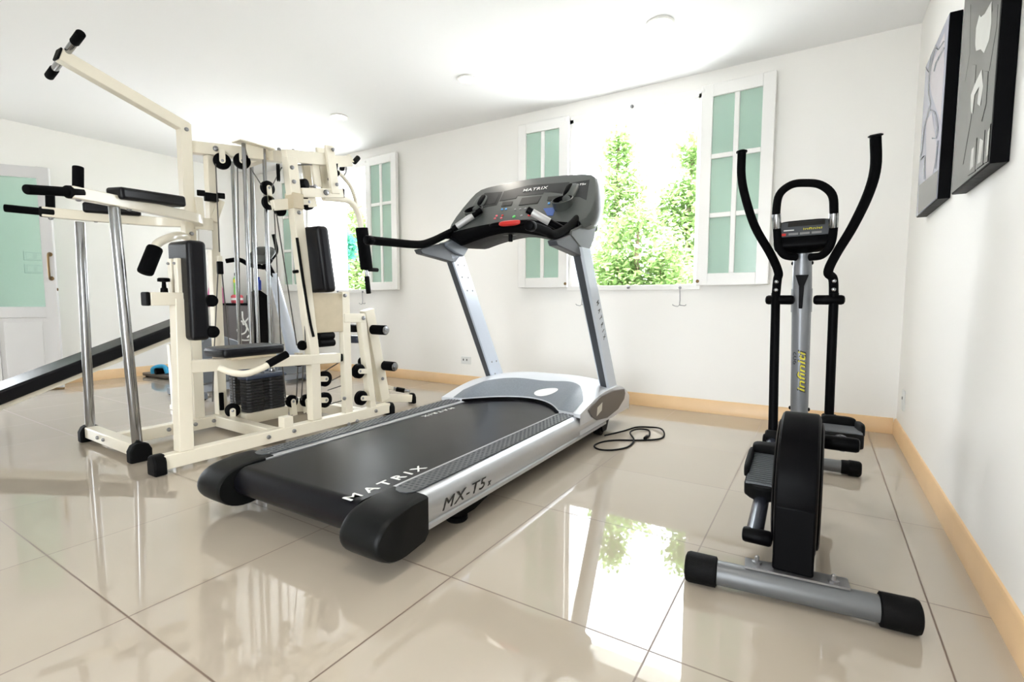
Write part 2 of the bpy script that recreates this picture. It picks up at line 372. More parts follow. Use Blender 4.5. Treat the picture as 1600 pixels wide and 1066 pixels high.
# open door leaf at the left
def door():
    pr = V(-6.06, 1.725, 0); pl_ = V(-6.34, 1.30, 0)
    X = (pr-pl_).normalized(); W = (pr-pl_).length; N = V(X.y, -X.x, 0); Hh = 2.02; t = .04; z0 = .012
    def P(a, z, d): return pl_+X*a+V(0,0,z+z0)+N*d
    def bar(mb, a0, a1, za, zb, d0=0, d1=t):
        mb.loft([[P(a0,za,d0), P(a1,za,d0), P(a1,zb,d0), P(a0,zb,d0)], [P(a0,za,d1), P(a1,za,d1), P(a1,zb,d1), P(a0,zb,d1)]])
    b = MB(); s = .085
    bar(b, 0, s, 0, Hh); bar(b, W-s, W, 0, Hh); bar(b, s, W-s, 0, .09); bar(b, s, W-s, .66, .76); bar(b, s, W-s, Hh-.10, Hh)
    bar(b, s, W-s, .09, .66, .010, t-.010)
    bar(b, s+.035, W-s-.035, .125, .625, .004, t-.004)
    d = struct('door_1', b, 'doorpaint_shaded', bev=.004)
    g = MB(); bar(g, s-.004, W-s+.004, .757, Hh-.097, t/2-.003, t/2+.003); build('glass_pane', g, 'doorglass', d)
    h = MB(); a = W-.03
    for zz in (1.02, 1.24): h.lathe(P(a, zz, t), N, [(0,.020), (.004,.020), (.007,.010), (.03,.008)], 14)
    h.tube([P(a,1.02,t+.02), P(a,1.03,t+.04), P(a,1.13,t+.048), P(a,1.23,t+.04), P(a,1.24,t+.02)], .009, 10, 4); build('handle', h, 'brass', d)
    k = MB(); k.lathe(P(W, .92, t/2), X, [(0,.014), (.004,.014), (.006,.009)], 12); build('lock', k, 'brass', d)
    for zz in (.15, 1.85):
        k = MB(); k.rod(P(-.004, zz-.05, t/2), P(-.004, zz+.05, t/2), .008); build('hinge', k, 'steel', d)
    c = MB(); c.rod(P(W-.09, -.004, t+.012), P(W+.012, -.004, t+.012), .009); build('floor_bolt', c, 'brass', d)
door()

# switches on the left wall, sockets
def plate(name, c, X, N, w, h, label, cat, holes, group=None):
    c, X, N = Vector(c), Vector(X), Vector(N); Z = V(0,0,1)
    t = thing(name, c-Z*h/2, label, cat, group)
    b = MB(); b.loft([[c+X*a*w/2+Z*q*h/2+N*d for a, q in ((-1,-1),(1,-1),(1,1),(-1,1))] for d in (0, .009)]); build('cover_plate', b, 'switch', t, bev=.003)
    for (u, v, hw, hh, m, nm) in holes:
        b = MB(); b.loft([[c+X*(u+a*hw)+Z*(v+q*hh)+N*d for a, q in ((-1,-1),(1,-1),(1,1),(-1,1))] for d in (.008, .0115)]); build(nm, b, m, t, bev=.001)
for zz, lab in ((1.25, 'upper double light switch seen through the glass door leaf'), (1.13, 'lower double light switch seen through the glass door leaf')):
    plate('light_switch', (XL, 1.66, zz), (0,1,0), (1,0,0), .15, .085, lab, 'switch',
          [(-.035, 0, .022, .026, 'white', 'rocker'), (.035, 0, .022, .026, 'white', 'rocker')], 'light switches by the door')
plate('wall_socket', (-2.945, YB, .252), (1,0,0), (0,-1,0), .12, .075, 'white twin wall socket above the tan skirting under the windows', 'socket',
      [(-.03, .004, .006, .010, 'holes', 'socket_hole'), (.012, .004, .006, .010, 'holes', 'socket_hole')])
plate('wall_socket', (XR, 3.62, .262), (0,1,0), (-1,0,0), .075, .12, 'white wall socket on the right wall near the room corner', 'socket',
      [(0, .012, .008, .008, 'holes', 'socket_hole')])

# ceiling downlights
LAMPS = ((-.885, 3.08, 'recessed ceiling light in the window row, nearest the right wall'), (-2.303, 3.08, 'recessed ceiling light in the window row, above the treadmill, middle of three'), (-3.738, 3.08, 'recessed ceiling light in the window row, above the multi gym, faintest of three'),
         (-.885, .55, 'recessed ceiling light nearer the camera, in front of the window row'))
for x, ly, lab in LAMPS:
    t = thing('ceiling_light', (x, ly, ZC), lab, 'ceiling light', 'recessed ceiling lights')
    b = MB(); rings = [(.078,0), (.082,-.006), (.074,-.010), (.062,-.008), (.060,-.002), (.060,.0)]
    b.loft([[V(x+r*math.cos(a*PI/16), ly+r*math.sin(a*PI/16), ZC+z) for a in range(32)] for r, z in rings], caps=False); build('rim', b, 'white', t)
    b = MB(); b.lathe((x, ly, ZC-.0005), (0,0,-1), [(0,.060), (.003,.060), (.0035,.05)], 32)
    build('diffuser', b, 'lamp', t)

# framed posters on the right wall
def poster(y0, y1, z0, z1, label, base, parts):
    d = .042
    t = thing('wall_picture', (XR-d/2, (y0+y1)/2, z0), label, 'picture', 'framed prints on the right wall')
    b = MB(); b.box((XR-d, y0, z0), (XR-.001, y1, z1)); build('frame', b, 'black', t, bev=.002)
    b = MB(); b.box((XR-d-.002, y0+.004, z0+.004), (XR-d+.001, y1-.004, z1-.004)); pr = build('print', b, base, t)
    for k, (m, poly) in enumerate(parts):
        xx = XR-d-.0024-.0002*k
        def pt(q): p = ax(1400+q[0]/2.96, q[1]/2.96, xx); return V(xx, min(y1-.006, max(y0+.006, p.y)), min(z1-.006, max(z0+.006, p.z)))
        b = MB()
        if poly[0] == 'S': b.loft([[pt(l), pt(r), pt(r)+V(.0003,0,0), pt(l)+V(.0003,0,0)] for l, r in zip(poly[1], poly[2])])
        else: b.prism([pt(q) for q in poly], (.0003, 0, 0))
        build('printed_shape', b, m, pr)
MT['lav'] = mat('print_lavender', (.36, .36, .44), .25, vary=.10, vscale=7)
MT['lav2'] = mat('print_pale', (.50, .46, .50), .25, vary=.08, vscale=9)
MT['lavline'] = mat('print_slate', (.16, .18, .23), .25, vary=.3, vscale=20)
MT['pgrey'] = mat('print_grey', (.055, .055, .052), .22, vary=.45, vscale=3)
MT['pgrey2'] = mat('print_mid_grey', (.11, .11, .105), .22, vary=.4, vscale=8)
MT['pwhite'] = mat('print_white', (.60, .60, .56), .25, vary=.08, vscale=14)
def stroke(pts, w):
    L, R = [], []
    for i, p in enumerate(pts):
        a = pts[max(0, i-1)]; c = pts[min(len(pts)-1, i+1)]
        dx, dy = c[0]-a[0], c[1]-a[1]; l = math.hypot(dx, dy) or 1
        L.append((p[0]-dy/l*w, p[1]+dx/l*w)); R.append((p[0]+dy/l*w, p[1]-dx/l*w))
    return ('S', L, R)
poster(2.725, 3.265, 1.258, 2.00, 'pale lavender line drawing in a black frame, further along the right wall', 'lav', [
    ('lav2', [(150,340), (225,150), (222,300), (205,560), (165,440)]),
    ('lav2', [(140,560), (165,520), (190,700), (150,900), (138,900)]),
    ('pgrey2', [(105,860), (200,780), (195,930), (102,990)]),
    ('lavline', stroke([(122,345), (152,335), (160,260), (180,205), (195,230), (222,190)], 3.0)),
    ('lavline', stroke([(182,205), (155,330), (150,430), (160,480), (130,590), (118,700), (110,730)], 3.0)),
    ('lavline', stroke([(222,220), (185,290), (175,330)], 3.5)),
    ('lavline', stroke([(150,505), (180,520), (192,590), (185,640), (165,640)], 3.5)),
    ('lavline', stroke([(112,740), (132,720), (130,830)], 3.0)),
    ('lavline', stroke([(192,650), (180,780)], 2.5))])
poster(1.955, 2.445, 1.225, 2.20, 'dark grey print with white shapes in a black frame, nearest the camera', 'pgrey', [
    ('pgrey2', [(300,60), (345,20), (340,250), (318,380)]),
    ('pgrey2', [(395,120), (470,20), (465,120), (430,330), (400,260)]),
    ('pgrey2', stroke([(300,760), (335,560), (352,430), (360,300)], 9)),
    ('pgrey2', stroke([(415,330), (405,480), (385,560)], 10)),
    ('pwhite', [(366,205), (370,130), (386,68), (392,80), (410,64), (442,6), (440,110), (430,185), (406,246), (392,228), (370,236)]),
    ('pwhite', [(346,440), (366,385), (396,322), (402,400), (388,492), (376,480), (384,400), (362,440), (352,530), (346,510)]),
    ('pgrey2', [(328,815), (344,658), (372,636), (364,792)]), ('pwhite', [(340,790), (350,690), (360,680), (356,770)]),
    ('pgrey2', [(366,786), (378,624), (410,598), (400,760)]), ('pwhite', [(376,760), (388,640), (402,650), (390,750)]),
    ('pgrey2', [(404,756), (415,588), (444,558), (440,732)]), ('pwhite', [(415,730), (424,610), (434,590), (430,710)])])
# ---------------------------------------------------------------- treadmill
TX0 = V(-1.537, 1.0, 0); TA = math.radians(1.0); TC, TS = math.cos(TA), math.sin(TA)
def T(u, v, w): return V(TX0.x+u*TC-v*TS, TX0.y+u*TS+v*TC, w)
TU, TV, TZ = V(TC, TS, 0), V(-TS, TC, 0), V(0, 0, 1)
tm = thing('treadmill', TX0, 'large silver and black treadmill with a wide running belt in the middle of the room', 'treadmill')
def TP(prof, u0, u1): return [[T(u0, v, w) for v, w in prof], [T(u1, v, w) for v, w in prof]]
def arc(cx, cz, r, a0, a1, n, rz=None):
    rz = r if rz is None else rz
    return [(cx+r*math.cos(math.radians(a0+(a1-a0)*i/n)), cz+rz*math.sin(math.radians(a0+(a1-a0)*i/n))) for i in range(n+1)]
# belt: a loop over the rear roller
lp = [(1.80, .195)] + arc(.062, .138, .057, 90, 270, 14) + [(1.80, .081)]
b = MB(); b.loft(TP(lp, -.318, .318)); belt = build('running_belt', b, 'belt', tm)
b = MB(); b.box((0,0,0), (0,0,0)); b = MB()
b.prism([T(-.31, .12, .092), T(.31, .12, .092), T(.31, 1.78, .092), T(-.31, 1.78, .092)], (0, 0, .09)); build('deck', b, 'black', tm)
lettering('MATRIX', T(.272, .215, .1958), TV, -TU, .37, 'letter', belt, squash=.042, spacing=1.5)
lettering('MATRIX', T(-.282, 1.17, .1958), -TV, TU, .27, 'letter', belt, squash=.028, spacing=1.5)
# side rails
for s in (-1, 1):
    prof = [(.322,.150), (.322,.199), (.330,.203), (.345,.203), (.40,.204), (.437,.202), (.456,.195), (.470,.178), (.478,.155), (.479,.13), (.473,.108), (.468,.098), (.474,.093), (.474,.078), (.462,.072), (.44,.075), (.40,.10)]
    b = MB(); b.loft([[T(s*u, v, w) for u, w in prof] for v in (.14, .6, 1.2, 1.86)]); rail = build('side_rail', b, 'silver', tm)
    b = MB(); ol = [(.348, .20), (.352, .17), (.37, .150), (.392, .143), (.416, .150), (.432, .17), (.436, .20), (.436, 1.50), (.348, 1.50)]
    b.prism([T(s*u, v, .2035) for u, v in ol], (0, 0, .004)); st = build('tread_strip', b, 'strip', rail)
    b = MB()
    for i in range(66):
        for j in range(4):
            u = .362+.0205*j+(.005 if i % 2 else -.005); v = .185+i*.0196
            b.lathe(T(s*u, v, .207), (0,0,1), [(0,.0068), (.0022,.0055), (.003,.002)], 7)
    build('grip_studs', b, 'strip', st)
    if s > 0:
        lettering('MX-T5', T(.4795, .39, .138), TV, (V(.08,0,1)), .26, 'ink', rail, squash=.042, shear=.25, spacing=1.15, bold=0)
        lettering('x', T(.4800, .545, .125), TV, (V(.08,0,1)), .022, 'ink', rail, shear=.25)
    # rounded rear end cap
    side = [(.175, .205), (.10, .204), (.055, .198)] + arc(.055, .118, .105, 100, 262, 14, rz=.078) + [(.07, .040), (.16, .052), (.175, .075)]
    rings = []
    for u, sh in ((.326, .012), (.332, .003), (.345, 0), (.44, 0), (.468, .004), (.482, .013), (.488, .03)):
        rings.append([T(s*u, .10+(v-.10)*(1-sh*2.0) if v < .17 else v, .12+(w-.12)*(1-sh*3.2)) for v, w in side])
    b = MB(); b.loft(rings); build('end_cap', b, 'capgrey', tm, sharp=50)
# underside: frame, rear feet, front wheels
b = MB(); b.prism([T(-.40, .30, .055), T(.40, .30, .055), T(.40, 2.1, .055), T(-.40, 2.1, .055)], (0,0,.04)); build('base_frame', b, 'black', tm)
for s in (-1, 1):
    b = MB(); b.lathe(T(s*.40, .44, 0), (0,0,1), [(0,.036), (.006,.042), (.02,.042), (.03,.02), (.075,.018)], 18); build('levelling_foot', b, 'rubber', tm)
    b = MB(); q = [(.30,.075), (.62,.075), (.60,.05), (.50,.028), (.42,.028)]; b.loft(TP(q, s*.36, s*.44)); build('foot_bracket', b, 'black', tm)
    b = MB(); b.lathe(T(s*.425, 1.86, .045), TU, [(-.022,.030), (-.020,.043), (.020,.043), (.022,.030)], 22); build('wheel', b, 'rubber', tm)
    b = MB(); b.loft(TP([(1.80,.10), (1.95,.10), (1.90,.03), (1.84,.03)], s*.452, s*.462)); build('wheel_bracket', b, 'black', tm)
# motor hood: a crowned shell with an arched rear lip
def lip(u): return 1.72-.25*(abs(u)/.33)**2 if abs(u) < .33 else 1.47-.03*(abs(u)-.33)/.15
def S(t): t = max(0, min(1, t)); return math.sin(PI/2*t)
def hood(u, s):
    v0 = lip(u); v = v0+(2.30-v0)*s
    h = .218+.118*S((v-v0)/.44)*(1-.42*(abs(u)/.478)**2.5) - .10*max(0, (v-2.02)/.28)**2
    return v, h
b = MB(); NU, NV = 40, 22
def hf(a, q):
    u = -.478+.956*a; v, h = hood(u, q); return T(u, v, h)
b.grid(hf, NU, NV)
for q, zb in ((0, None), (1, .09)):
    b.grid(lambda a, t: (lambda p: V(p.x, p.y, p.z+( (.19 if abs(-.478+.956*a) < .33 else .198) - p.z if zb is None else zb-p.z)*t))(hf(a, q)), NU, 1)
for a in (0, 1): b.grid(lambda q, t: (lambda p: V(p.x, p.y, p.z+(.10-p.z)*t))(hf(a, q)), NV, 2)
hd = build('motor_hood', b, 'silverl', tm, sharp=48)
b = MB()       # black gap strip under the arch
b.loft([[T(u, lip(u)-.012, .1965), T(u, lip(u)+.02, .1965), T(u, lip(u)+.02, .216), T(u, lip(u)-.003, .214)] for u in [-.335+.67*i/24 for i in range(25)]]); build('belt_gap_seal', b, 'black', hd)
def hsurf(u, v, off=.0016):
    v0 = lip(u); s = (v-v0)/(2.30-v0); _, h = hood(u, max(0, min(1, s))); return T(u, v, h+off)
b = MB()       # speckled grey inlay and pale oval badge follow the shell
def inl(a, q):
    u = -.40+.83*a; v0 = lip(u)+.004; top = 1.925-1.15*max(0, abs((u-.02)/.44))**3.2*.36
    return hsurf(u, v0+(max(v0+.01, top)-v0)*q)
b.grid(inl, 40, 12); inlay = build('hood_inlay', b, 'greyspeck', hd)
b = MB(); cen = (.10, 1.775)
b.grid(lambda q, a: hsurf(cen[0]+.082*q*math.cos(2*PI*a), cen[1]+.045*q*math.sin(2*PI*a), .0034), 5, 36); build('oval_badge', b, 'letter', inlay)
# dark side panels with a sticker on the right one
for s in (-1, 1):
    q = [(1.545,.222), (1.60,.240), (1.74,.272), (1.95,.272), (2.17,.250), (2.19,.22), (2.17,.18), (2.05,.135), (1.85,.118), (1.68,.138), (1.60,.175)]
    b = MB(); b.loft(TP(q, s*.474, s*.486)); sp_ = build('hood_side_panel', b, 'panelgrey', hd, bev=.004)
    if s > 0:
        b = MB(); b.loft(TP([(1.665,.165), (1.745,.185), (1.755,.232), (1.675,.215)], .4862, .4870)); build('sticker', b, 'sticker', sp_)
# uprights
for s in (-1, 1):
    lo, hi = (2.02, .255), (1.525, 1.12); dv = .075
    rings = []
    for (v, w), k in ((lo, 1.0), ((1.77, .69), .92), (hi, .90)):
        d = dv*k
        rings.append([T(s*u, vv, w) for u, vv in ((.405, v-d), (.412, v-d-.006), (.455, v-d-.006), (.466, v-d+.006), (.466, v+d-.01), (.455, v+d), (.405, v+d))])
    b = MB(); b.loft(rings); up_ = build('upright', b, 'silverp', tm)
    def onup(w): return 2.02-(w-.255)*(.495/.865)
    b = MB(); rr = []                       # dark strip: shade of the rear face put into colour
    for w in (.265, .7, 1.075):
        v = onup(w)-dv*(1-.1*(w-.255)/.865)
        rr.append([T(s*u, vv, w) for u, vv in ((.414, v-.0085), (.452, v-.0085), (.452, v+.002), (.414, v+.002))])
    b.loft(rr); build('upright_shade_strip', b, 'machinedk', up_)
    for (w, dq) in ((1.06,-.03), (1.06,.035), (.985,-.03), (.985,.035), (.90,-.025), (.90,.035), (.40,-.02), (.40,.04), (.30,.055), (.31,-.03)):
        b = MB(); b.lathe(T(s*.4052, onup(w)+dq, w), -TU*s, [(0,.006), (.003,.006), (.004,.003)], 10); build('bolt', b, 'steel', up_)
    if s > 0:
        dvec = (T(0, 1.525, 1.12)-T(0, 2.02, .255)).normalized()
        lettering('MATRIX', T(.4663, onup(.72)+.012, .72), -dvec, TU.cross(-dvec), .26, 'ink', up_, squash=.035, spacing=2.6)
        b = MB(); v = onup(.262); b.loft(TP([(v-.09,.14), (v-.085,.262), (v+.09,.262), (v+.20,.20), (v+.20,.14)], .458, .474)); build('upright_shoe', b, 'silverl', up_, bev=.006)
# console
K0 = T(0, 1.50, 1.265); KE = (TV*.66+TZ*.75).normalized(); KN = (TZ*.66-TV*.75).normalized()
def K(a, bb, d=0): return K0+TU*a+KE*bb+KN*d
def outline(k=1.0, dx=0):
    pts = []
    half = [(.30,-.035), (.415,-.03), (.452,-.005), (.462,.05), (.460,.12), (.446,.21), (.425,.30), (.408,.352), (.380,.385), (.33,.402), (.20,.420), (.10,.428), (0,.431)]
    for a, q in half: pts.append((a, q))
    for a, q in half[-2::-1]: pts.append((-a, q))
    return [(a*k*(1.085 if a > 0 else 1.0), .2+(q-.2)*k+dx) for a, q in pts]
rings = [[K(a, q, d) for a, q in outline(k, max(0, -d-.03)*.85)] for k, d in ((.945, .018), (.975, .017), (1.0, .004), (1.012, -.03), (1.005, -.085), (.96, -.125), (.82, -.155), (.6, -.165))]
b = MB(); b.loft(rings); cons = build('console', b, 'cons', tm, sharp=40)
def kp(pts, m, nm, d=.0195, th=.002, par=None, bev=0):   # raised panel from surveyed outline
    P3 = [apl(x, y, K0+KN*d, KN) for x, y in pts]
    b = MB(); b.prism(P3, -KN*th); return build(nm, b, m, par or cons, bev=bev)
def cc(*l): return [(680+x/5.714, 260+y/5.714) for x, y in l]
kp(cc((615,222), (830,170), (1200,140), (1168,248), (1030,228), (970,228), (960,246), (790,262), (735,262), (725,285), (575,310)), 'consdk', 'header_panel')
kp(cc((442,238), (600,226), (548,345), (420,370), (300,440), (270,452)), 'consdk', 'side_panel')
kp(cc((1218,146), (1380,118), (1350,300), (1290,272), (1190,270)), 'consdk', 'side_panel')
kp(cc((775,282), (948,262), (915,328), (745,346)), 'screen', 'main_display', d=.021)
kp(cc((603,320), (692,311), (680,346), (588,356)), 'screen', 'small_display', d=.021)
kp(cc((1008,270), (1116,260), (1098,299), (998,307)), 'screen', 'small_display', d=.021)
kp(cc((965,376), (1075,364), (1050,440), (1002,438)), 'blue', 'function_panel', d=.021)
kp(cc((440,262), (570,250), (535,330), (410,350)), 'consdk', 'info_label', d=.021)
kp(cc((1215,200), (1270,190), (1245,262), (1195,265)), 'consdk', 'info_label', d=.021)
for (x, y, m) in ((597,384,'bluebtn'), (632,381,'bluebtn'), (1015,330,'bluebtn'), (1052,327,'bluebtn'), (703,449,'green'), (840,434,'red'), (548,442,'pinkred'), (600,438,'red'), (533,466,'pinkred'), (590,462,'pinkred'), (770,440,'steel'), (715,386,'steel'), (760,382,'steel'), (805,378,'steel')):
    p = apl(680+x/5.714, 260+y/5.714, K0+KN*.0195, KN); big = m in ('green',) or (x == 840)
    b = MB(); b.lathe(p-KN*.002, KN, [(0,.011 if big else .0075), (.004,.010 if big else .007), (.005,.006)], 12); build('button', b, m, cons)
p = apl(836.5, 295.2, K0+KN*.0215, KN); p1 = apl(817, 298.5, K0+KN*.0215, KN); p2 = apl(855.5, 292, K0+KN*.0215, KN)
lettering('MATRIX', p, TU, KE, (p2-p1).length, 'letter', cons, squash=.026, spacing=1.15)
p = apl(905, 288.5, K0+KN*.0215, KN); lettering('MX-T5x', p, TU, KE, .085, 'letter', cons, squash=.016)
# arched cowl below the screen, red stop key
def cowl(u):
    k = abs(u)/.45; top = 1.292-.045*k**2; bot = 1.215-.10*k**1.6 if k < .72 else 1.215-.10*.72**1.6+.07*(k-.72)/.28
    return [T(u, v, w) for v, w in ((1.445, top-.03), (1.46, top-.004), (1.50, top), (1.58, top), (1.74, bot+.06), (1.72, bot+.012), (1.54, bot), (1.46, bot+.01), (1.442, bot+.03))]
b = MB(); b.loft([cowl(-.45+.9*i/30) for i in range(31)]); cowl_ = build('console_cowl', b, 'black', tm)
b = MB(); b.pad(T(.03, 1.455, 1.275), TU, TV, TZ, .078, .03, .017, e=3); build('stop_key', b, 'red', cowl_)
b = MB(); b.pad(T(.03, 1.475, 1.272), TU, TV, TZ, .16, .04, .022, e=3); build('key_housing', b, 'black', cowl_)
b = MB(); b.rod(T(0, 1.50, 1.22), T(0, 1.50, 1.178), .013); build('latch_knob', b, 'black', cowl_)
# silver brackets joining the console to the uprights, cup holders, handles
for s in (-1, 1):
    q = [(1.34, 1.165), (1.47, 1.115), (1.58, 1.095), (1.66, 1.18), (1.70, 1.30), (1.66, 1.34), (1.55, 1.27), (1.42, 1.215), (1.345, 1.195)]
    b = MB()
    if s > 0: b.loft([[T(s*u, v, w) for v, w in q] for u in (.372, .385, .445, .458)])
    else: b.loft([[T(s*u, 1.525+(v-1.525)*.72, 1.16+(w-1.16)*.72) for v, w in q] for u in (.385, .395, .445, .455)])
    build('console_bracket', b, 'cons' if s > 0 else 'machine', tm, bev=.008, bseg=3)
    cup = K(s*.305, .125, .012); axis = (TZ*.75-TV*.45).normalized()
    b = MB(); b.lathe(cup-axis*.05, axis, [(0,.045), (.01,.052), (.085,.062), (.09,.064), (.093,.060), (.088,.056), (.02,.045), (.018,.01)], 28); c_ = build('cup_holder', b, 'cons', cons)
    b = MB(); b.lathe(cup-axis*.046, axis, [(.02,.046), (.088,.0565), (.089,.054), (.024,.040)], 28); build('liner', b, 'black', c_)
    b = MB(); b.pad(K(s*.315, .235, .015), TU, KE, KN, .045, .075, .025, e=2.6); build('bottle_rest', b, 'cons', cons)
    b = MB(); b.pad(K(s*.300, .245, .03), TU*.9+KE*.35*s, KE, KN, .022, .055, .016, e=2.6); build('bottle_recess', b, 'black', cons)
    tip = .80 if s < 0 else .95
    b = MB(); b.tube([T(s*.43, tip, 1.140 if s < 0 else 1.168), T(s*.43, tip+.15, 1.145 if s < 0 else 1.165), T(s*.43, 1.18, 1.155), T(s*.43, 1.30, 1.185), T(s*.425, 1.42, 1.235), T(s*.41, 1.53, 1.285), T(s*.39, 1.60, 1.31)], .0225, 18, 5); hb = build('handrail', b, 'foam', tm)
    b = MB(); b.rod(T(s*.43, tip-.012, 1.140 if s < 0 else 1.168), T(s*.43, tip+.03, 1.141 if s < 0 else 1.168), .0240); build('rail_end_plug', b, 'black', hb)
    q = [(1.17, 1.125), (1.19, 1.102), (1.36, 1.085), (1.50, 1.07), (1.56, 1.12), (1.52, 1.20), (1.36, 1.175)]
    b = MB(); b.loft(TP(q, s*.405, s*.455)); build('rail_bracket', b, 'machinedk', tm, bev=.005)
    if s < 0: g0, g1 = T(-.40, 1.47, 1.275), T(-.235, 1.545, 1.392)
    else: g0, g1 = T(.41, 1.43, 1.19), T(.215, 1.31, 1.315)
    b = MB(); b.rod(g0, g1, .019); gr = build('pulse_grip', b, 'black', tm)
    b = MB(); d = g1-g0; w0, w1 = (.14, .70) if s < 0 else (.48, .88); b.rod(g0+d*w0, g0+d*w1, .0202, e=.05); gs = build('sensor_plate', b, 'sensor', gr)
# mains lead coming out under the front
cw = [(-1.10, 2.86), (-1.04, 3.02), (-1.0, 3.16), (-.93, 3.21), (-.84, 3.17), (-.79, 3.06), (-.80, 2.95), (-.90, 2.86), (-1.0, 2.80), (-1.06, 2.72), (-1.07, 2.62), (-1.02, 2.57), (-.95, 2.60), (-.90, 2.70), (-.91, 2.84), (-.98, 2.98), (-.97, 3.10), (-.91, 3.13), (-.87, 3.02), (-.865, 2.95)]
b = MB(); b.tube([V(x, y, .0055+(.009*max(0, 1-abs(i-15)/2.0)) + (.010 if i == 4 else 0)) for i, (x, y) in enumerate(cw)], .0050, 8, 6)
cd_ = build('power_cord', b, 'rubber'); tag(cd_, 'black mains cord looped on the floor behind the treadmill', 'cord')
b = MB(); b.rod(V(-.865, 2.955, .012), V(-.862, 2.90, .012), .011); build('cord_plug', b, 'black', cd_)
# ---------------------------------------------------------------- elliptical trainer at the right
el = thing('elliptical_trainer', (-.04, 2.15, 0), 'black elliptical trainer with silver mast standing by the right wall', 'elliptical trainer')
def rodp(nm, p, q, r, m, par, e=.1, n=22):
    b = MB(); b.rod(p, q, r, e=e, n=n); return build(nm, b, m, par)
def tubep(nm, pts, r, m, par, k=5, n=16):
    b = MB(); b.tube(pts, r, n, k); return build(nm, b, m, par)
s0, s1 = V(-.30, 1.492, .042), V(.235, 1.545, .042); sd = (s1-s0).normalized()
rear = rodp('stabilizer', s0, s1, .034, 'tubegrey', el)
for p, d in ((s0, sd), (s1, -sd)):
    b = MB(); b.lathe(p-d*.012, d, [(0,.030), (.004,.040), (.012,.0435), (.085,.0425), (.088,.036)], 24); c = build('end_cap', b, 'rubber', rear)
f0, f1 = V(-.275, 2.83, .036), V(.185, 2.835, .036)
fr = rodp('stabilizer', f0, f1, .030, 'tubegrey', el)
for p, d in ((f0, V(1,0,0)), (f1, V(-1,0,0))):
    b = MB(); b.lathe(p-d*.012, d, [(0,.026), (.004,.033), (.012,.0365), (.05,.0375), (.055,.034), (.08,.033), (.083,.030)], 24); build('end_cap', b, 'rubber', fr)
b = MB(); b.beam((-.04, 1.515, .055), (-.055, 2.83, .055), .06, .05); build('base_rail', b, 'black', el, bev=.006)
b = MB(); b.beam((-.155, 1.525, .080), (.095, 1.55, .080), .055, .006); sp = build('mounting_plate', b, 'steel', el)
for x in (-.125, .06):
    b = MB(); b.lathe((x, 1.535, .078), (0,0,1), [(0,.013), (.010,.013), (.011,.006), (.024,.006), (.027,.003)], 8); build('bolt', b, 'steel', sp)
# flywheel housing: a flat drum seen edge on
dc = V(-.036, 1.735, .275); R_ = .215; hw = .053
b = MB(); b.lathe(dc-V(hw,0,0), (1,0,0), [(0,.05), (0,R_-.016), (.003,R_-.006), (.008,R_-.001), (.014,R_), (2*hw-.014,R_), (2*hw-.008,R_-.001), (2*hw-.003,R_-.006), (2*hw,R_-.016), (2*hw,.05)], 64)
dr = build('flywheel_housing', b, 'black', el)
b = MB(); b.lathe(dc-V(.0008,0,0), (1,0,0), [(0,R_-.002), (0,R_+.0006), (.0016,R_+.0006), (.0016,R_-.002)], 64); build('seam', b, 'black', dr)
q = [(1.518,.085), (1.95,.085), (1.96,.20), (1.90,.30), (1.60,.30), (1.518,.27)]
b = MB(); b.loft([[V(x, y, z) for y, z in q] for x in (dc.x-.050, dc.x+.050)]); build('housing_foot', b, 'black', dr, bev=.006)
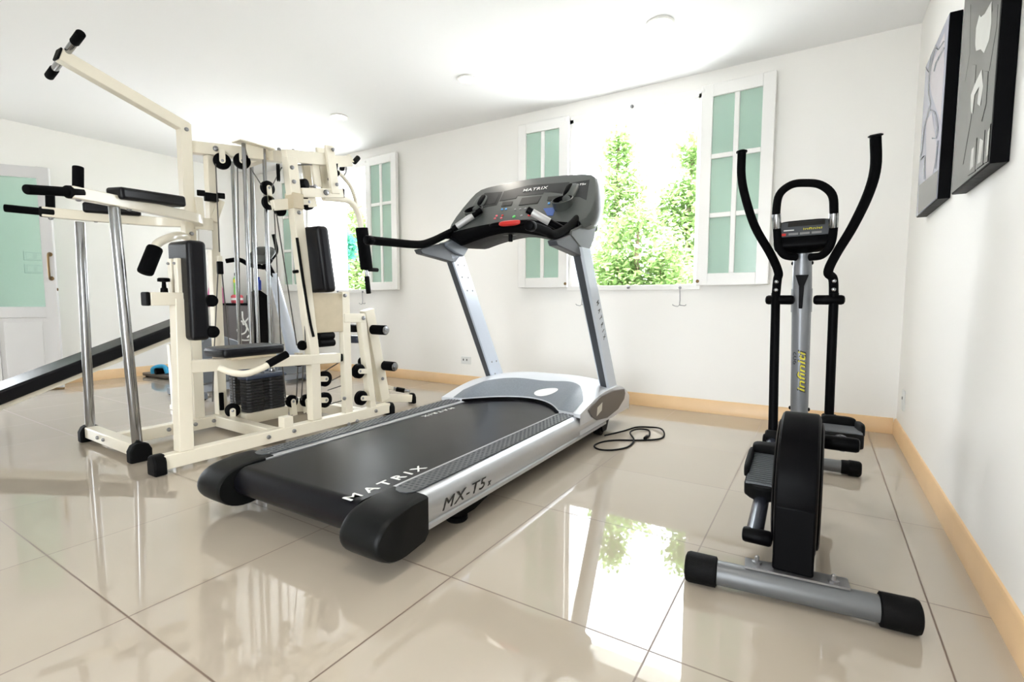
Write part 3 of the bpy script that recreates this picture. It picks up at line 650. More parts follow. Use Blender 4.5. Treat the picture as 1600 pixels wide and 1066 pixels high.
# cranks, pedal rails, pedals, swing arms
piv = V(-.068, 2.60, .839)
cfg = {-1: dict(crank=V(0, -.105, -.155), low=V(-.155, 2.42, .225), pm=V(-.148, 2.02, .185)), 1: dict(crank=V(0, .135, .105), low=V(.052, 2.64, .28), pm=V(.080, 2.14, .335))}
for s in (-1, 1):
    c = cfg[s]; side = dc.x+s*(hw+.010)
    hub = V(side, dc.y, dc.z); cp = hub+c['crank']
    b = MB(); b.lathe(hub-V(s*.012,0,0), (s,0,0), [(0,.10), (0,.185), (.006,.188), (.010,.18), (.010,.10)], 48); build('crank_disc', b, 'black', el)
    ox = s*(.045 if s < 0 else .05); pr_ = cp+V(ox, 0, 0)
    rodp('crank_pin', cp-V(s*.005,0,0), pr_+V(s*(.032 if s < 0 else .045),0,0), .023, 'black', el, e=.4)
    low = c['low']
    rail = tubep('pedal_rail', [pr_, pr_*.5+low*.5+V(0,0,-.012), low], .0245, 'silverp' if s < 0 else 'black', el, k=4, n=18)
    rail.data.materials[0] = MT['tubedk'] if 'tubedk' in MT else MT.setdefault('tubedk', mat('blue_black_tube', (.05,.055,.075), .25, metal=.5))
    # pedal: ribbed tray with raised toe
    pm = c['pm']; d = (low-pr_).normalized(); X = V(1,0,0); Nn = X.cross(d).normalized()
    if Nn.z < 0: Nn = -Nn
    tilt = -.0 if s < 0 else .0
    pc = pm+Nn*.028
    def PD(a, l, n_): return pc+X*a+d*l+Nn*n_
    ww, ll = .058, .165
    out = [(-ww,-ll+.03), (-ww+.02,-ll+.006), (-.02,-ll-.006), (.02,-ll-.006), (ww-.02,-ll+.006), (ww,-ll+.03), (ww,ll-.02), (ww-.02,ll), (-ww+.02,ll), (-ww,ll-.02)]
    b = MB(); b.loft([[PD(a,l,-.045) for a, l in out], [PD(a,l,.006) for a, l in out]]); ped = build('pedal', b, 'rubber', el, bev=.008)
    b = MB()
    for i in range(17):
        l = -ll+.022+i*.0162; b.loft([[PD(a, l+o, h) for o, h in ((-.004,.005), (-.003,.011), (.003,.011), (.004,.005))] for a in (-ww+.006, ww-.006)])
    build('pedal_ribs', b, 'strip', ped)
    b = MB(); b.pad(PD(0, ll-.02, .022), X, d, Nn, ww, .028, .022, e=4); build('toe_stop', b, 'rubber', ped)
    b = MB(); b.pad(PD(-s*0-ww*1.0 if s < 0 else ww, .02, .012), X, d, Nn, .010, .10, .024, e=4); build('side_guard', b, 'rubber', ped)
    rodp('joint_bolt', low-V(.04,0,0), low+V(.04,0,0), .026, 'black', el, e=.4)
    # lower swing arm up to the pivot, then the bent hand lever
    px = piv.x+s*.113; pp = V(px, piv.y, piv.z)
    ar = MB(); ar.tube([low+V(-s*.0,0,0), low*.5+pp*.5, pp+V(0,0,.03)], .0190, 18, 1); build('swing_arm', ar, 'black', el)
    kn = MB(); kn.lathe((low.x-s*0-.03, low.y-.01, low.z+.02), (1,0,0), [(0,.02), (.006,.026), (.054,.026), (.06,.02)], 18); build('joint_cover', kn, 'rubber', el)
    if s < 0: top = [pp+V(0,0,.0), pp+V(.004,0,.09), ay(1216,425,2.60), ay(1204,397,2.59), ay(1180,355,2.57), ay(1165,310,2.55), ay(1158.5,275,2.55), ay(1159,238,2.56)]
    else: top = [pp, pp+V(-.006,0,.09), ay(1294,425,2.56), ay(1306,398,2.53), ay(1332,355,2.47), ay(1356,305,2.40), ay(1368,262,2.35), ay(1368,213,2.32)]
    hl = tubep('hand_lever', top, .0185, 'foam', el, k=6, n=18)
    b = MB(); e1 = top[-1]; e0 = top[-2]; dd = (e1-e0).normalized()
    b.lathe(e1-dd*.012, dd, [(0,.018), (.010,.019), (.012,.024), (.016,.024), (.020,.016)], 18); build('lever_plug', b, 'black', hl)
    for zz in (.045, .082):
        b = MB(); b.lathe(pp+V(.002*s*-1,-.0195,zz), (0,-1,0), [(0,.0085), (.003,.0085), (.006,.004)], 12); build('bolt', b, 'chrome', hl)
    rodp('pivot_tube', V(piv.x+s*.036, piv.y, piv.z), V(piv.x+s*.155, piv.y, piv.z), .0215, 'black', el, e=.6)
# mast
m0, m1 = V(-.062, 2.705, .06), V(-.083, 2.61, 1.11); md = (m1-m0).normalized()
b = MB(); b.tube([m0, m0.lerp(m1,.3), m0.lerp(m1,.33), m0.lerp(m1,.8), m1], .036, 26, 1, rs=[.033,.0375,.0375,.040,.036]); ms = build('mast', b, 'mastgrey', el)
b = MB(); b.tube([m0.lerp(m1,.69), m0.lerp(m1,.79)], .0425, 26); build('mast_collar', b, 'mastgrey', ms)
for t in (.255, .90):
    for s in (-1, 1):
        p = m0.lerp(m1, t); b = MB(); b.lathe(p+V(s*.034,0,0), (s,0,0), [(0,.009), (.006,.009), (.010,.004)], 12); build('bolt', b, 'black', ms)
b = MB()        # adjusting lever on the collar
p = m0.lerp(m1, .80)+V(0,-.047,0); b.prism([p+V(x,0,z) for x, z in ((-.026,.05), (.026,.05), (.010,.0), (.007,-.10), (-.007,-.10), (-.010,0))], (0,-.008,0)); build('height_lever', b, 'black', ms, bev=.002)
t_ = m0.lerp(m1, .43)+V(.0,-.0400,0)
lettering('infiniti', t_+V(.006,0,0), md, V(-1,0,0), .20, 'ink', ms, squash=.036, shear=.2, depth=.0008)
lettering('infiniti', t_+V(.006,-.001,0), md, V(-1,0,0), .188, 'yellow', ms, squash=.030, shear=.2, depth=.0008)
lettering('902', t_+V(-.021,0,.06), md, V(-1,0,0), .06, 'ink', ms, squash=.016, depth=.0008)
# console and loop handle
lc = V(-.085, 2.53, 1.13)
b = MB(); b.beam(m1-md*.03, m1+V(0,-.02,.05), .05, .05); build('console_neck', b, 'black', ms)
X = V(1,0,0.02).normalized(); Y = V(0,.45,1).normalized(); N_ = X.cross(Y)
if N_.y > 0: N_ = -N_
cc_ = ay(1255, 366, 2.55)
b = MB(); b.pad(cc_+N_*-.02, X, Y, N_, .115, .070, .040, e=5); co = build('console', b, 'black', el)
def CP(a, q, d): return cc_+X*a+Y*q+N_*d
def cpan(nm, a0, a1, q0, q1, m, d=.0215, sk=0, th=.003):
    b = MB(); b.prism([CP(a0,q0,d), CP(a1,q0,d), CP(a1-sk,q1,d), CP(a0+sk,q1,d)], -N_*th); return build(nm, b, m, co, bev=.001)
cpan('face_panel', -.098, .100, -.020, .052, 'machinedk', sk=.01)
cpan('display', -.060, .080, .028, .050, 'screen', d=.0235)
cpan('button', -.098, -.065, -.016, -.004, 'red', d=.0245)
for a in (-.055, -.012, .032): cpan('button', a, a+.037, -.014, -.004, 'steel', d=.0245)
lettering('infiniti', CP(.035, .012, .024), X, Y, .07, 'yellow', co, squash=.010)
cpan('maker_mark', -.075, -.035, .008, .013, 'letter', d=.0240)
b = MB(); b.prism([CP(-.085,.060,.012), CP(-.055,.088,-.03), CP(.075,.088,-.03), CP(.095,.060,.012)], -N_*.03); build('reading_ledge', b, 'black', co, bev=.004)
lp_ = [ay(x, y, yy) for x, y, yy in ((1244,402,2.56), (1226,399,2.53), (1217,385,2.52), (1214,360,2.51), (1213,330,2.49), (1218,304,2.48), (1236,289,2.47), (1258,286,2.47), (1282,289,2.47), (1300,304,2.48), (1303,330,2.49), (1302,360,2.51), (1297,384,2.52), (1284,399,2.53), (1266,402,2.56))]
lh = tubep('loop_handle', lp_, .0165, 'foam', el, k=5, n=16)
for i, j in ((3, 4), (10, 11)):
    a, c = lp_[i], lp_[j]; rodp('pulse_sensor', a.lerp(c,.1), a.lerp(c,.85), .0175, 'chrome', lh, e=.05)
# ---------------------------------------------------------------- multi gym
XN, XC = -2.66, -3.32        # near frame plane and centre frame plane
gy = thing('multi_gym', (-3.0, 1.9, 0), 'cream steel multi station gym with weight stacks, pulleys and black pads', 'multi gym')
def G(nm, mb, m, par=None, bev=.004): return build(nm, mb, m, par or gy, bev=bev)
def bar(nm, p, q, w=.06, h=.06, m='cream', par=None, up=(0,0,1)):
    b = MB(); b.beam(p, q, w, h, up=up); return G(nm, b, m, par)
def gtube(nm, pts, r, m, par=None, k=5, n=14):
    b = MB(); b.tube(pts, r, n, k); return G(nm, b, m, par, bev=0)
def grod(nm, p, q, r, m, par=None, e=.25):
    b = MB(); b.rod(p, q, r, e=e); return G(nm, b, m, par, bev=0)
def bolt(p, n, par=None, r=.012):
    n = Vector(n).normalized(); b = MB(); b.lathe(Vector(p), n, [(-.002,r), (.006,r), (.010,r*.8), (.012,r*.4)], 10); return G('bolt', b, 'steel', par, bev=0)
def pulley(c, axis, r=.05, w=.026, arm=None, m='black'):
    c, a = Vector(c), Vector(axis).normalized(); b = MB()
    b.lathe(c-a*w/2, a, [(0,r*.35), (0,r*.9), (.003,r), (.008,r), (w*.5,r*.86), (w-.008,r), (w-.003,r), (w,r*.9), (w,r*.35)], 30)
    o = G('pulley', b, m, bev=0)
    if arm is not None:
        d = (Vector(arm)-c); L = d.length; d.normalize(); sdir = a.cross(d)
        for s in (-1, 1):
            off = a*s*(w/2+.004); pts = [c+off+sdir*(.017*math.cos(t))-d*(.017*math.sin(t)) for t in [PI*i/8 for i in range(9)]]
            pts += [Vector(arm)+off-sdir*.017, Vector(arm)+off+sdir*.017]
            b = MB(); b.prism([p-a*.0025 for p in pts], a*.005); G('pulley_bracket', b, 'cream', o, bev=.001)
        b = MB(); b.lathe(c-a*(w/2+.009), a, [(0,.004), (.002,.009), (w+.016,.009), (w+.018,.004)], 10); G('axle', b, 'steel', o, bev=0)
    return o
def cable(*pts): 
    b = MB(); b.tube([Vector(p) for p in pts], .0036, 8, 1); return G('cable', b, 'cablegrey', bev=0)
MT['cablegrey'] = mat('grey_cable', (.07, .065, .06), .45)
def cap(p, d, w=.066, h=.066, t=.022):
    d = Vector(d).normalized(); p = Vector(p); b = MB(); b.beam(p, p+d*t, w, h); return G('end_cap', b, 'rubber', bev=.006)
def foot(p, d, w=.085, h=.098, t=.055):
    p, d = Vector(p), Vector(d).normalized(); s = d.cross(V(0,0,1)); prof = [(-w/2,0), (w/2,0), (w/2,h*.62), (w*.36,h*.9), (w*.18,h), (-w*.18,h), (-w*.36,h*.9), (-w/2,h*.62)]
    b = MB(); b.prism([p+s*a+V(0,0,z)-d*t*.5 for a, z in prof], d*t); return G('rubber_foot', b, 'rubber', bev=.008)
# floor frame
bar('base_beam', (XN, 1.09, .055), (XN, 2.56, .055), .062, .07)
foot((XN, 1.075, 0), (0,-1,0))
bar('base_beam', (XC, 1.15, .055), (XC, 2.35, .055), .062, .07)
bar('base_beam', (XC+.031, 1.70, .055), (XN-.031, 1.685, .055), .062, .07)
bar('base_beam', (XC-.30, 2.32, .055), (XN-.031, 2.32, .055), .062, .07)
bar('base_beam', (-3.62, 1.135, .060), (-3.0, 1.125, .060), .062, .062)
foot((-3.655, 1.137, 0), (-1,0.02,0), w=.10); foot((-2.965, 1.122, 0), (1,-.02,0), w=.10)
for p in ((XN+.032,1.62,.06), (XN+.032,1.78,.06), (XN+.032,2.42,.06)): bolt(p, (1,0,0))
for y in (1.40, 1.55, 1.66): bolt((XC+.032, y, .06), (1,0,0))
for x in (-3.42, -3.34): bolt((x, 1.10, .062), (0,-1,0), r=.010)
# dip and knee-raise station: chrome posts, splayed arms, pads and grips
ar = {1: dict(ch=(V(-2.985,1.122,.085), ax(178,323,-2.95)), pts=[V(-3.285,1.62,1.315), V(-3.20,1.575,1.318), ax(284,336,-3.10), ax(178,314,-2.95), ax(108,300,-2.86)], g=[ax(108,300,-2.86), ax(40,296,-2.78)], vg=ax(122,303,-2.875), vt=ax(122,260,-2.875), pad=(ax(178,309,-2.95), ax(281,322,-3.09))),
      -1: dict(ch=(V(-3.635,1.136,.085), ax(125,347,-3.63)), pts=[V(-3.355,1.62,1.315), V(-3.42,1.57,1.315), ax(235,346,-3.52), ax(125,337,-3.63), ax(66,331,-3.69)], g=[ax(66,331,-3.69), ax(6,325,-3.75)], vg=ax(79,334,-3.675), vt=ax(78,292,-3.675), pad=(ax(130,331,-3.63), ax(221,337,-3.53)))}
for s, d in ar.items():
    grod('chrome_post', d['ch'][0], d['ch'][1], .0235, 'chrome', e=.1)
    P_ = d['pts']; b = MB(); pts = crom(P_, 5)
    rr = []
    for i, p in enumerate(pts):
        t = (pts[min(i+1, len(pts)-1)]-pts[max(i-1, 0)]).normalized(); a = t.cross(V(0,0,1)).normalized()*.024; u_ = a.cross(t).normalized()*.027
        rr.append([p-a-u_, p+a-u_, p+a+u_, p-a+u_])
    b.loft(rr); arm = G('dip_arm', b, 'cream')
    g0, g1 = d['g']; dd = (g1-g0).normalized()
    grod('hand_grip', g0-dd*.02, g1, .0205, 'foam'); bc = MB(); bc.rod(g0-dd*.055, g0+dd*.012, .0285, e=.2); G('grip_collar', bc, 'rubber', bev=0)
    grod('upright_grip', d['vg'], d['vt'], .021, 'foam')
    bolt(d['vg']-V(0,0,.022), (0,0,-1), arm)
    p0, p1 = d['pad']; m_ = (p0+p1)/2; X = (p1-p0).normalized(); Z = V(0,0,1); Y = Z.cross(X).normalized(); Z = X.cross(Y)
    b = MB(); rbox(b, m_+Z*.022, X, Y, Z, (p1-p0).length/2, .05, .030); pd = build('forearm_pad', b, 'vinyl', gy, bev=.016, bseg=4)
    for k in (.2, .75): bolt(p0.lerp(p1, k)-V(0,0,.045), (0,0,-1), arm)
# front mast, second mast, lat beam
MA = V(-3.33, 1.585, 0)
bar('mast', MA+V(0,0,.09), MA+V(0,0,1.90), .062, .062); bolt(MA+V(.032,0,1.86), (1,0,0)); bolt(MA+V(.032,.0,1.24), (1,0,0)); bolt(MA+V(.032,0,.62), (1,0,0))
bar('mast', (XC, 1.725, .09), (XC, 1.725, 1.74), .055, .055)
pe = ax(92, 86, -3.31); pm = MA+V(0,.015,1.875)
pa = bar('pull_up_arm', pm, pe, .058, .062); dd = (pe-pm).normalized(); cap(pe, dd, .06, .064, .010)
h0, h1 = ay(126, 53, pe.y+.03), ay(77, 119, pe.y+.03); cm = pe-dd*.05
grod('pull_up_bar', h0, h1, .0165, 'chrome', e=.1)
for a, c in ((h0, h1), (h1, h0)):
    d = (c-a).normalized(); grod('hand_grip', a-d*.006, a+d*.085, .0205, 'foam')
TB0, TB1 = V(-3.36, 1.605, 1.772), V(-3.16, 2.12, 1.805)
bar('crossbeam', TB0, TB1, .055, .072)
CT = ax(452, 246, XN)
bar('crossbeam', TB1-(TB1-TB0).normalized()*.03, CT+V(-.02,0,.01), .055, .07)
bolt(TB0.lerp(TB1,.30)+V(.028,-.02,.0), (.86,-.5,0), r=.016)
# front yoke (small black saddle on cream struts) at the mast
yk = ax(330, 306, -3.28)
bar('strut', V(-3.30,1.64,1.33), yk+V(-.02,-.07,-.02), .03, .045); bar('strut', V(-3.30,1.72,1.33), yk+V(.0,.06,-.02), .03, .045)
grod('saddle_roller', yk-V(.02,.075,-.008), yk-V(.0,.035,-.008), .018, 'rubber'); grod('saddle_roller', yk+V(0,.035,.008), yk+V(.02,.075,.008), .018, 'rubber'); b = MB(); b.beam(yk-V(.01,.036,.010), yk+V(.01,.036,-.010), .04, .050); G('saddle_block', b, 'rubber')
# hook plate on the arms' crown
b = MB(); b.box((-3.36,1.60,1.27), (-3.28,1.71,1.345)); G('crown_block', b, 'cream')
b = MB(); b.box((-3.29,1.615,1.15), (-3.27,1.695,1.27)); G('hook_plate', b, 'white')
# top pulleys, guide rods, weight stacks
BN = V(.932,-.363,0)
pc1 = apl(347, 252, V(-3.245,1.79,0), BN); pc2 = apl(378, 252, V(-3.245,1.79,0), BN)
for p in (pc1, pc2): pulley(p, BN, .050, .028, arm=p+V(0,0,.065))
stacks = [dict(x=-3.165, y=1.925, top=1.828, m='front'), dict(x=-3.47, y=2.02, top=1.78, m='rear')]
for k, s in enumerate(stacks):
    for dy in (-.068, .068):
        grod('guide_rod', V(s['x'], s['y']+dy, .08), V(s['x'], s['y']+dy, s['top']), .0125, 'chrome', e=.1)
    for i in range(11):
        z = .105+i*.0195; b = MB(); x, y = s['x'], s['y']; hx, hy = .052, .135
        b.prism([V(x+a, y+c, z) for a, c in ((-hx,-hy+.02), (-hx+.015,-hy), (hx-.015,-hy), (hx,-hy+.02), (hx,-.03), (hx-.012,-.02), (hx-.012,.02), (hx,.03), (hx,hy-.02), (hx-.015,hy), (-hx+.015,hy), (-hx,hy-.02))], (0,0,.0178))
        G('weight_plate', b, 'plategrey', bev=.003)
    b = MB(); z = .32; b.loft([[V(x+a*q, y+c*q, zz) for a, c in ((-.056,-.142), (.056,-.142), (.056,.142), (-.056,.142))] for q, zz in ((1,z), (1,z+.014), (.86,z+.03))]); G('weight_cap', b, 'plateblue', bev=.004)
    for dy in (-.068, .068): grod('bushing', V(x,y+dy,.34), V(x,y+dy,.375), .019, 'chrome')
    grod('selector_stem', V(x,y,.34), V(x,y,.42), .014, 'steel')
    b = MB(); b.box((x-.045, y-.15, .03), (x+.045, y+.15, .103)); G('stack_base', b, 'cream')
s = stacks[0]
b = MB(); b.box((s['x']-.05, s['y']-.115, s['top']), (s['x']+.05, s['y']+.115, s['top']+.008)); tp = G('guide_plate', b, 'cream', bev=.001)
b = MB(); b.prism([V(s['x'], s['y']-.07, s['top']), V(s['x'], s['y']+.09, s['top']), V(s['x'], s['y']+.06, s['top']-.07), V(s['x'], s['y']-.04, s['top']-.085)], (.008,0,0)); G('gusset', b, 'cream', tp, bev=.001)
bar('crossbeam', (s['x']-.13, s['y']+.02, 1.80), (s['x']-.01, s['y'], 1.80), .05, .055)
bar('crossbeam', (stacks[1]['x'], 2.05, 1.79), (s['x'], 2.03, 1.80), .05, .05)
# low pulley beside the stack
pulley((-3.20, 1.735, .125), (.9,-.45,0), .045, .026, arm=(-3.20, 1.735, .06))
grod('carry_handle', V(-3.285,1.712,.12), V(-3.285,1.712,.235), .014, 'foam')
# near station 1: post, bracket, back pad, seat, curved grip
bar('post', (XN, 1.195, .09), (XN, 1.21, .84), .066, .066)
bar('post_head', (XN, 1.075, .838), (XN, 1.255, .838), .06, .062); cap((XN, 1.075, .838), (0,-1,0), .062, .064, .018)
b = MB(); b.lathe((XN, 1.145, .868), (0,0,1), [(0,.016), (.02,.015), (.024,.010), (.05,.008), (.052,.026), (.066,.026), (.07,.02)], 18); G('pop_pin', b, 'black', bev=0)
PX0, PX1 = -2.775, -2.565
b = MB(); cpd = V((PX0+PX1)/2, 1.258, .878); rbox(b, cpd, (1,0,0), (0,0,1), (0,1,0), (PX1-PX0)/2, .242, .044); build('back_pad', b, 'vinyl', gy, bev=.022, bseg=4)
for x in (-2.715, -2.655):
    b = MB(); b.box((x-.018, 1.195, .645), (x+.018, 1.217, 1.035)); o = G('pad_batten', b, 'cream')
    for z in (.67, 1.01): bolt((x, 1.196, z), (0,-1,0), o, r=.006)
for z in (.83, .675): grod('pad_roller', V(-2.66,1.315,z), V(-2.56,1.315,z), .030, 'foam')
bar('seat_beam', (XN, 1.22, .505), (XN, 2.135, .462), .06, .062); cap((XN, 2.135, .462), (0,1,0), .05, .05, .022)
b = MB(); rbox(b, (XN, 1.525, .562), (1,0,0), (0,1,0), (0,0,1), .105, .170, .026); sc_ = build('seat_pad', b, 'vinyl', gy, bev=.02, bseg=4)
b = MB(); b.tube([V(XN+.098*c, 1.525+.163*d_, .583) for c, d_ in ((-.8,-1), (.8,-1), (1,-.8), (1,.8), (.8,1), (-.8,1))], .004, 8, 4); G('piping', b, 'machinedk', sc_, bev=0)
b = MB(); b.box((XN-.09, 1.40, .522), (XN+.09, 1.65, .538)); G('seat_board', b, 'creamdk')
cg = [ax(343,575,-2.57), ax(362,582,-2.52), ax(385,584,-2.49), ax(410,575,-2.47), ax(424,567,-2.465)]
gtube('curved_arm', cg, .017, 'cream'); grod('hand_grip', ax(418,570,-2.465), ax(449,553,-2.455), .0205, 'foam')
# hanging press arm with black grip over the pad
pg = [V(-3.40,1.64,1.215), V(-3.24,1.50,1.215), ax(266,371,-3.06), ax(247,380,-3.0), ax(240,392,-2.985)]
gtube('press_tube', pg, .022, 'cream'); grod('hand_grip', ax(243,386,-2.99), ax(226,428,-2.975), .037, 'foam', e=.3)
# near station 2: leaning column, pad, side board
kz = lambda px, py: ax(px, py, XN)
c0, c1, c2 = V(XN, 1.947, .09), V(XN, 1.947, .47), CT
b = MB(); rr = []
for p, t in ((c0, V(0,0,1)), (c1, (V(0,0,1)+(c2-c1).normalized()).normalized()), (c2, (c2-c1).normalized())):
    a = V(.029,0,0); u_ = V(1,0,0).cross(t).normalized()*.032; rr.append([p-a-u_, p+a-u_, p+a+u_, p-a+u_])
b.loft(rr); G('column', b, 'cream')
cd2 = (c2-c1).normalized(); cn = V(0, cd2.z, -cd2.y)
pb, pt = kz(498, 456), kz(484, 356); pmid = (pb+pt)/2
b = MB(); rbox(b, pmid+cn*.01, (1,0,0), (pt-pb).normalized(), cn, .115, (pt-pb).length/2+.005, .042); build('back_pad', b, 'vinyl', gy, bev=.026, bseg=4)
b = MB(); b.box((XN-.02, 1.93, .632), (XN+.02, 2.178, .880)); G('side_board', b, 'creamdk')
for (x, y) in ((509,525), (510,536)):
    p = kz(x, y); grod('board_roller', p-V(0,.055,0), p+V(0,.055,0), .024, 'rubber', e=.15)
gtube('pad_edge_bar', [kz(459,372)+V(.03,0,0), kz(469,440)+V(.03,0,0), kz(479,500)+V(.03,0,0), kz(485,526)+V(.03,0,0)], .0085, 'rubber')
grod('stub', kz(458,425), kz(466,424), .010, 'rubber')
for p in ((451,263), (454,285), (462,333)): bolt(kz(*p)+V(.030,0,0), (1,0,0))
bar('crossbeam', CT+V(0,-.03,.0), kz(506,250), .055, .07)
for p in ((436,234), (458,236)): bolt(kz(*p), (0,0,1), r=.010)
# press head: hanging links, lower carriage, arms with long foam grips
for xo in (.035, -.05):
    bar('press_link', kz(508,229)+V(xo,0,0), kz(518,304)+V(xo,0,0), .022, .062, up=(0,1,0))
    bar('press_link', kz(490,237)+V(xo-.04,0,0), kz(497,292)+V(xo-.04,0,0), .022, .05, up=(0,1,0))
for p in ((512,236), (518,290)): bolt(kz(*p)+V(.05,0,0), (1,0,0), r=.011)
bar('press_carriage', kz(467,302), kz(531,303), .075, .055); cap(kz(531,302), (0,1,0), .058, .058, .018)
bolt(kz(503,302)+V(.04,0,0), (1,0,0), r=.018)
grod('saddle_roller', kz(470,288)-V(.02,0,0), kz(475,288)+V(.03,0,0), .03, 'rubber'); gtube('link_rod', [kz(476,290), kz(490,292), kz(498,290)], .006, 'steel', k=1); bolt(kz(490,292)+V(.01,0,0), (1,0,0))
at_ = [kz(505,309), kz(530,311), kz(545,314), kz(556,326), kz(562,343), kz(564,360)]
gtube('press_arm', at_, .0205, 'cream')
grod('press_grip', kz(565,356), kz(573,421), .041, 'foam', e=.12)
grod('grip_stop', kz(573,421), kz(590,422), .014, 'rubber'); grod('grip_stem', kz(572,421), kz(574,436), .012, 'chrome'); grod('hand_grip', kz(573,432), kz(576,459), .0165, 'rubber', e=.2)
xf = -3.02
at2 = [ax(498,308,xf), ax(527,268,xf), ax(540,281,xf), ax(550,296,xf), ax(557,320,xf), ax(563,352,xf)]
gtube('press_arm', at2[1:], .014, 'cream'); grod('press_grip', ax(565,362,xf), ax(571,416,xf), .036, 'foam', e=.12)
b = MB(); b.beam(kz(512,250)+V(-.06,0,0), ax(545,252,xf), .05, .075); G('press_crossbar', b, 'cream')
gtube('hook_bar', [ax(540,246,xf), ax(546,243,xf), ax(551,252,xf), ax(556,250,xf)], .008, 'cream', k=3); grod('hand_grip', ax(553,254,xf), ax(560,246,xf), .019, 'rubber')
grod('hand_grip', kz(526,268), kz(517,283), .024, 'foam', e=.2); gtube('hook_bar', [kz(522,262), kz(525,256), kz(524,270)], .012, 'rubber', k=2)
grod('hand_grip', ax(536,256,xf), ax(534,266,xf), .018, 'rubber'); gtube('hook_bar', [ax(540,256,xf), ax(541,268,xf), ax(538,274,xf)], .006, 'steel', k=3)
bolt(kz(526,287), (1,0,0), r=.018)
# mid pulley carriage on the column
bar('pulley_arm', kz(434,320)+V(-.05,0,0), kz(492,316)+V(0,0,0), .05, .062); b = MB(); p = kz(460,315); b.box((p.x-.04,p.y-.035,p.z-.045), (p.x+.04,p.y+.035,p.z+.045)); G('sleeve', b, 'creamdk')
ax_ = (.93,-.36,0)
pulley(kz(480,316), (1,0,0), .047, .028, arm=kz(466,316))
pulley(kz(444,327)+V(-.04,0,0), (1,0,0), .036, .024); pulley(kz(443,268)+V(-.05,0,0), (.56,.83,0), .05, .020); pulley(kz(459,266)+V(-.03,0,0), (.56,.83,0), .03, .016)
xp = -3.12
d1, d2 = ax(418,294,xp), ax(420,317,xp)
pulley(d1, (1,0,0), .046, .028, arm=d2); pulley(d2, (1,0,0), .046, .028, arm=d1)
# low leg frames, pulleys, rollers
bar('leg_post', kz(543,656), kz(537,456), .045, .060, up=(0,1,0))
bar('leg_post', kz(582,650), kz(563,492), .05, .05, up=(0,1,0))
bar('leg_head', kz(534,497), kz(566,497), .055, .060)
bolt(kz(563,497)+V(.03,0,0), (1,0,0), r=.014); bolt(kz(533,622)+V(.03,0,0), (1,0,0)); bolt(kz(533,462)+V(.035,0,0), (1,0,0)); bolt(kz(553,657)+V(.03,0,0), (1,0,0)); bolt(kz(540,662)+V(.03,0,0), (1,0,0))
for (x, y, X_, a) in ((560,580,XN+.02,(576,580)), (564,622,XN+.02,(580,622)), (507,592,XN-.05,(492,592)), (507,625,XN-.05,(492,625))):
    pulley(ax(x,y,X_), (1,0,0), .050, .028, arm=ax(a[0],a[1],X_))
for (x, y, X_) in ((456,627,-3.0), (478,626,-2.98)):
    p = ax(x, y, X_); pulley(p, (1,0,0), .042, .026, arm=V(p.x, p.y+.01, .06))
bar('base_beam', V(-3.25,2.15,.07), ax(486,634,-3.0), .05, .075)
pulley(kz(473,565)+V(-.04,0,0), (1,0,0), .035, .024, arm=kz(473,552)+V(-.04,0,0)); pulley(kz(474,540)+V(-.01,0,0), (1,0,0), .030, .022)
for a, c in (((505,582),(546,556)), ((512,598),(547,580)), ((512,610),(548,598)), ((508,634),(548,622)), ((505,655),(548,642)), ((455,671),(490,660))):
    cable(ax(a[0],a[1],XN-.045), ax(c[0],c[1],XN+.0))
grod('cable_block', ax(430,674,XN-.06), ax(440,672,XN-.045), .022, 'rubber'); b = MB(); p = ax(447,670,XN); b.box((p.x-.03,p.y-.03,.08), (p.x+.03,p.y+.03,.15)); G('bracket', b, 'cream')
for (x, y, m_) in ((549,513,'rubber'), (551,530,'plateblue')):
    p = ax(x, y, XN-.12); b = MB(); b.pad(p, (1,0,0), (0,1,0), (0,0,1), .09, .04, .026, e=5); G('leg_pad', b, m_, bev=0)
lev0, lev1 = V(-2.72, 2.58, .10), V(-2.72, 2.44, .77)
bar('leg_lever', lev0, lev1, .06, .085, up=(0,1,0)); bolt(lev0.lerp(lev1,.25)+V(.03,0,0), (1,0,0))
for (a, c) in (((578,515),(603,517)), ((596,571),(617,573))):
    p = ax(a[0], a[1], -2.72); p2 = ay(c[0], c[1], p.y); o = grod('leg_roller', p, V(p2.x, p.y, p.z), .034, 'foam', e=.15)
    b = MB(); b.lathe(V(p2.x-.002, p.y, p.z), (1,0,0), [(0,.03), (.006,.028), (.008,.012), (.012,.010)], 18); G('roller_cap', b, 'chrome', o, bev=0)
p = ax(585, 567, -2.72); grod('leg_roller', p-V(.14,0,0), p-V(.02,0,0), .036, 'foam')
bar('foot_beam', V(-2.80,2.62,.10), ax(640,628,-2.80)+V(0,.0,.03), .06, .06); foot(ax(644,632,-2.80)*1.0-V(0,0,ax(644,632,-2.80).z), (0,1,0), w=.07, h=.085, t=.03)
fb0, fb1 = ay(590,603,2.78), ay(640,612,2.92)
grod('foot_rod', fb0, fb1, .014, 'chrome'); grod('foot_roller', fb0, fb0.lerp(fb1,.32), .020, 'rubber'); grod('foot_roller', fb0.lerp(fb1,.58), fb0.lerp(fb1,.85), .019, 'rubber')
bar('strut', fb0.lerp(fb1,.45), V(-2.74,2.60,.20), .03, .03)
foot((XN, 2.575, 0), (0,1,0), w=.08, h=.09, t=.05)
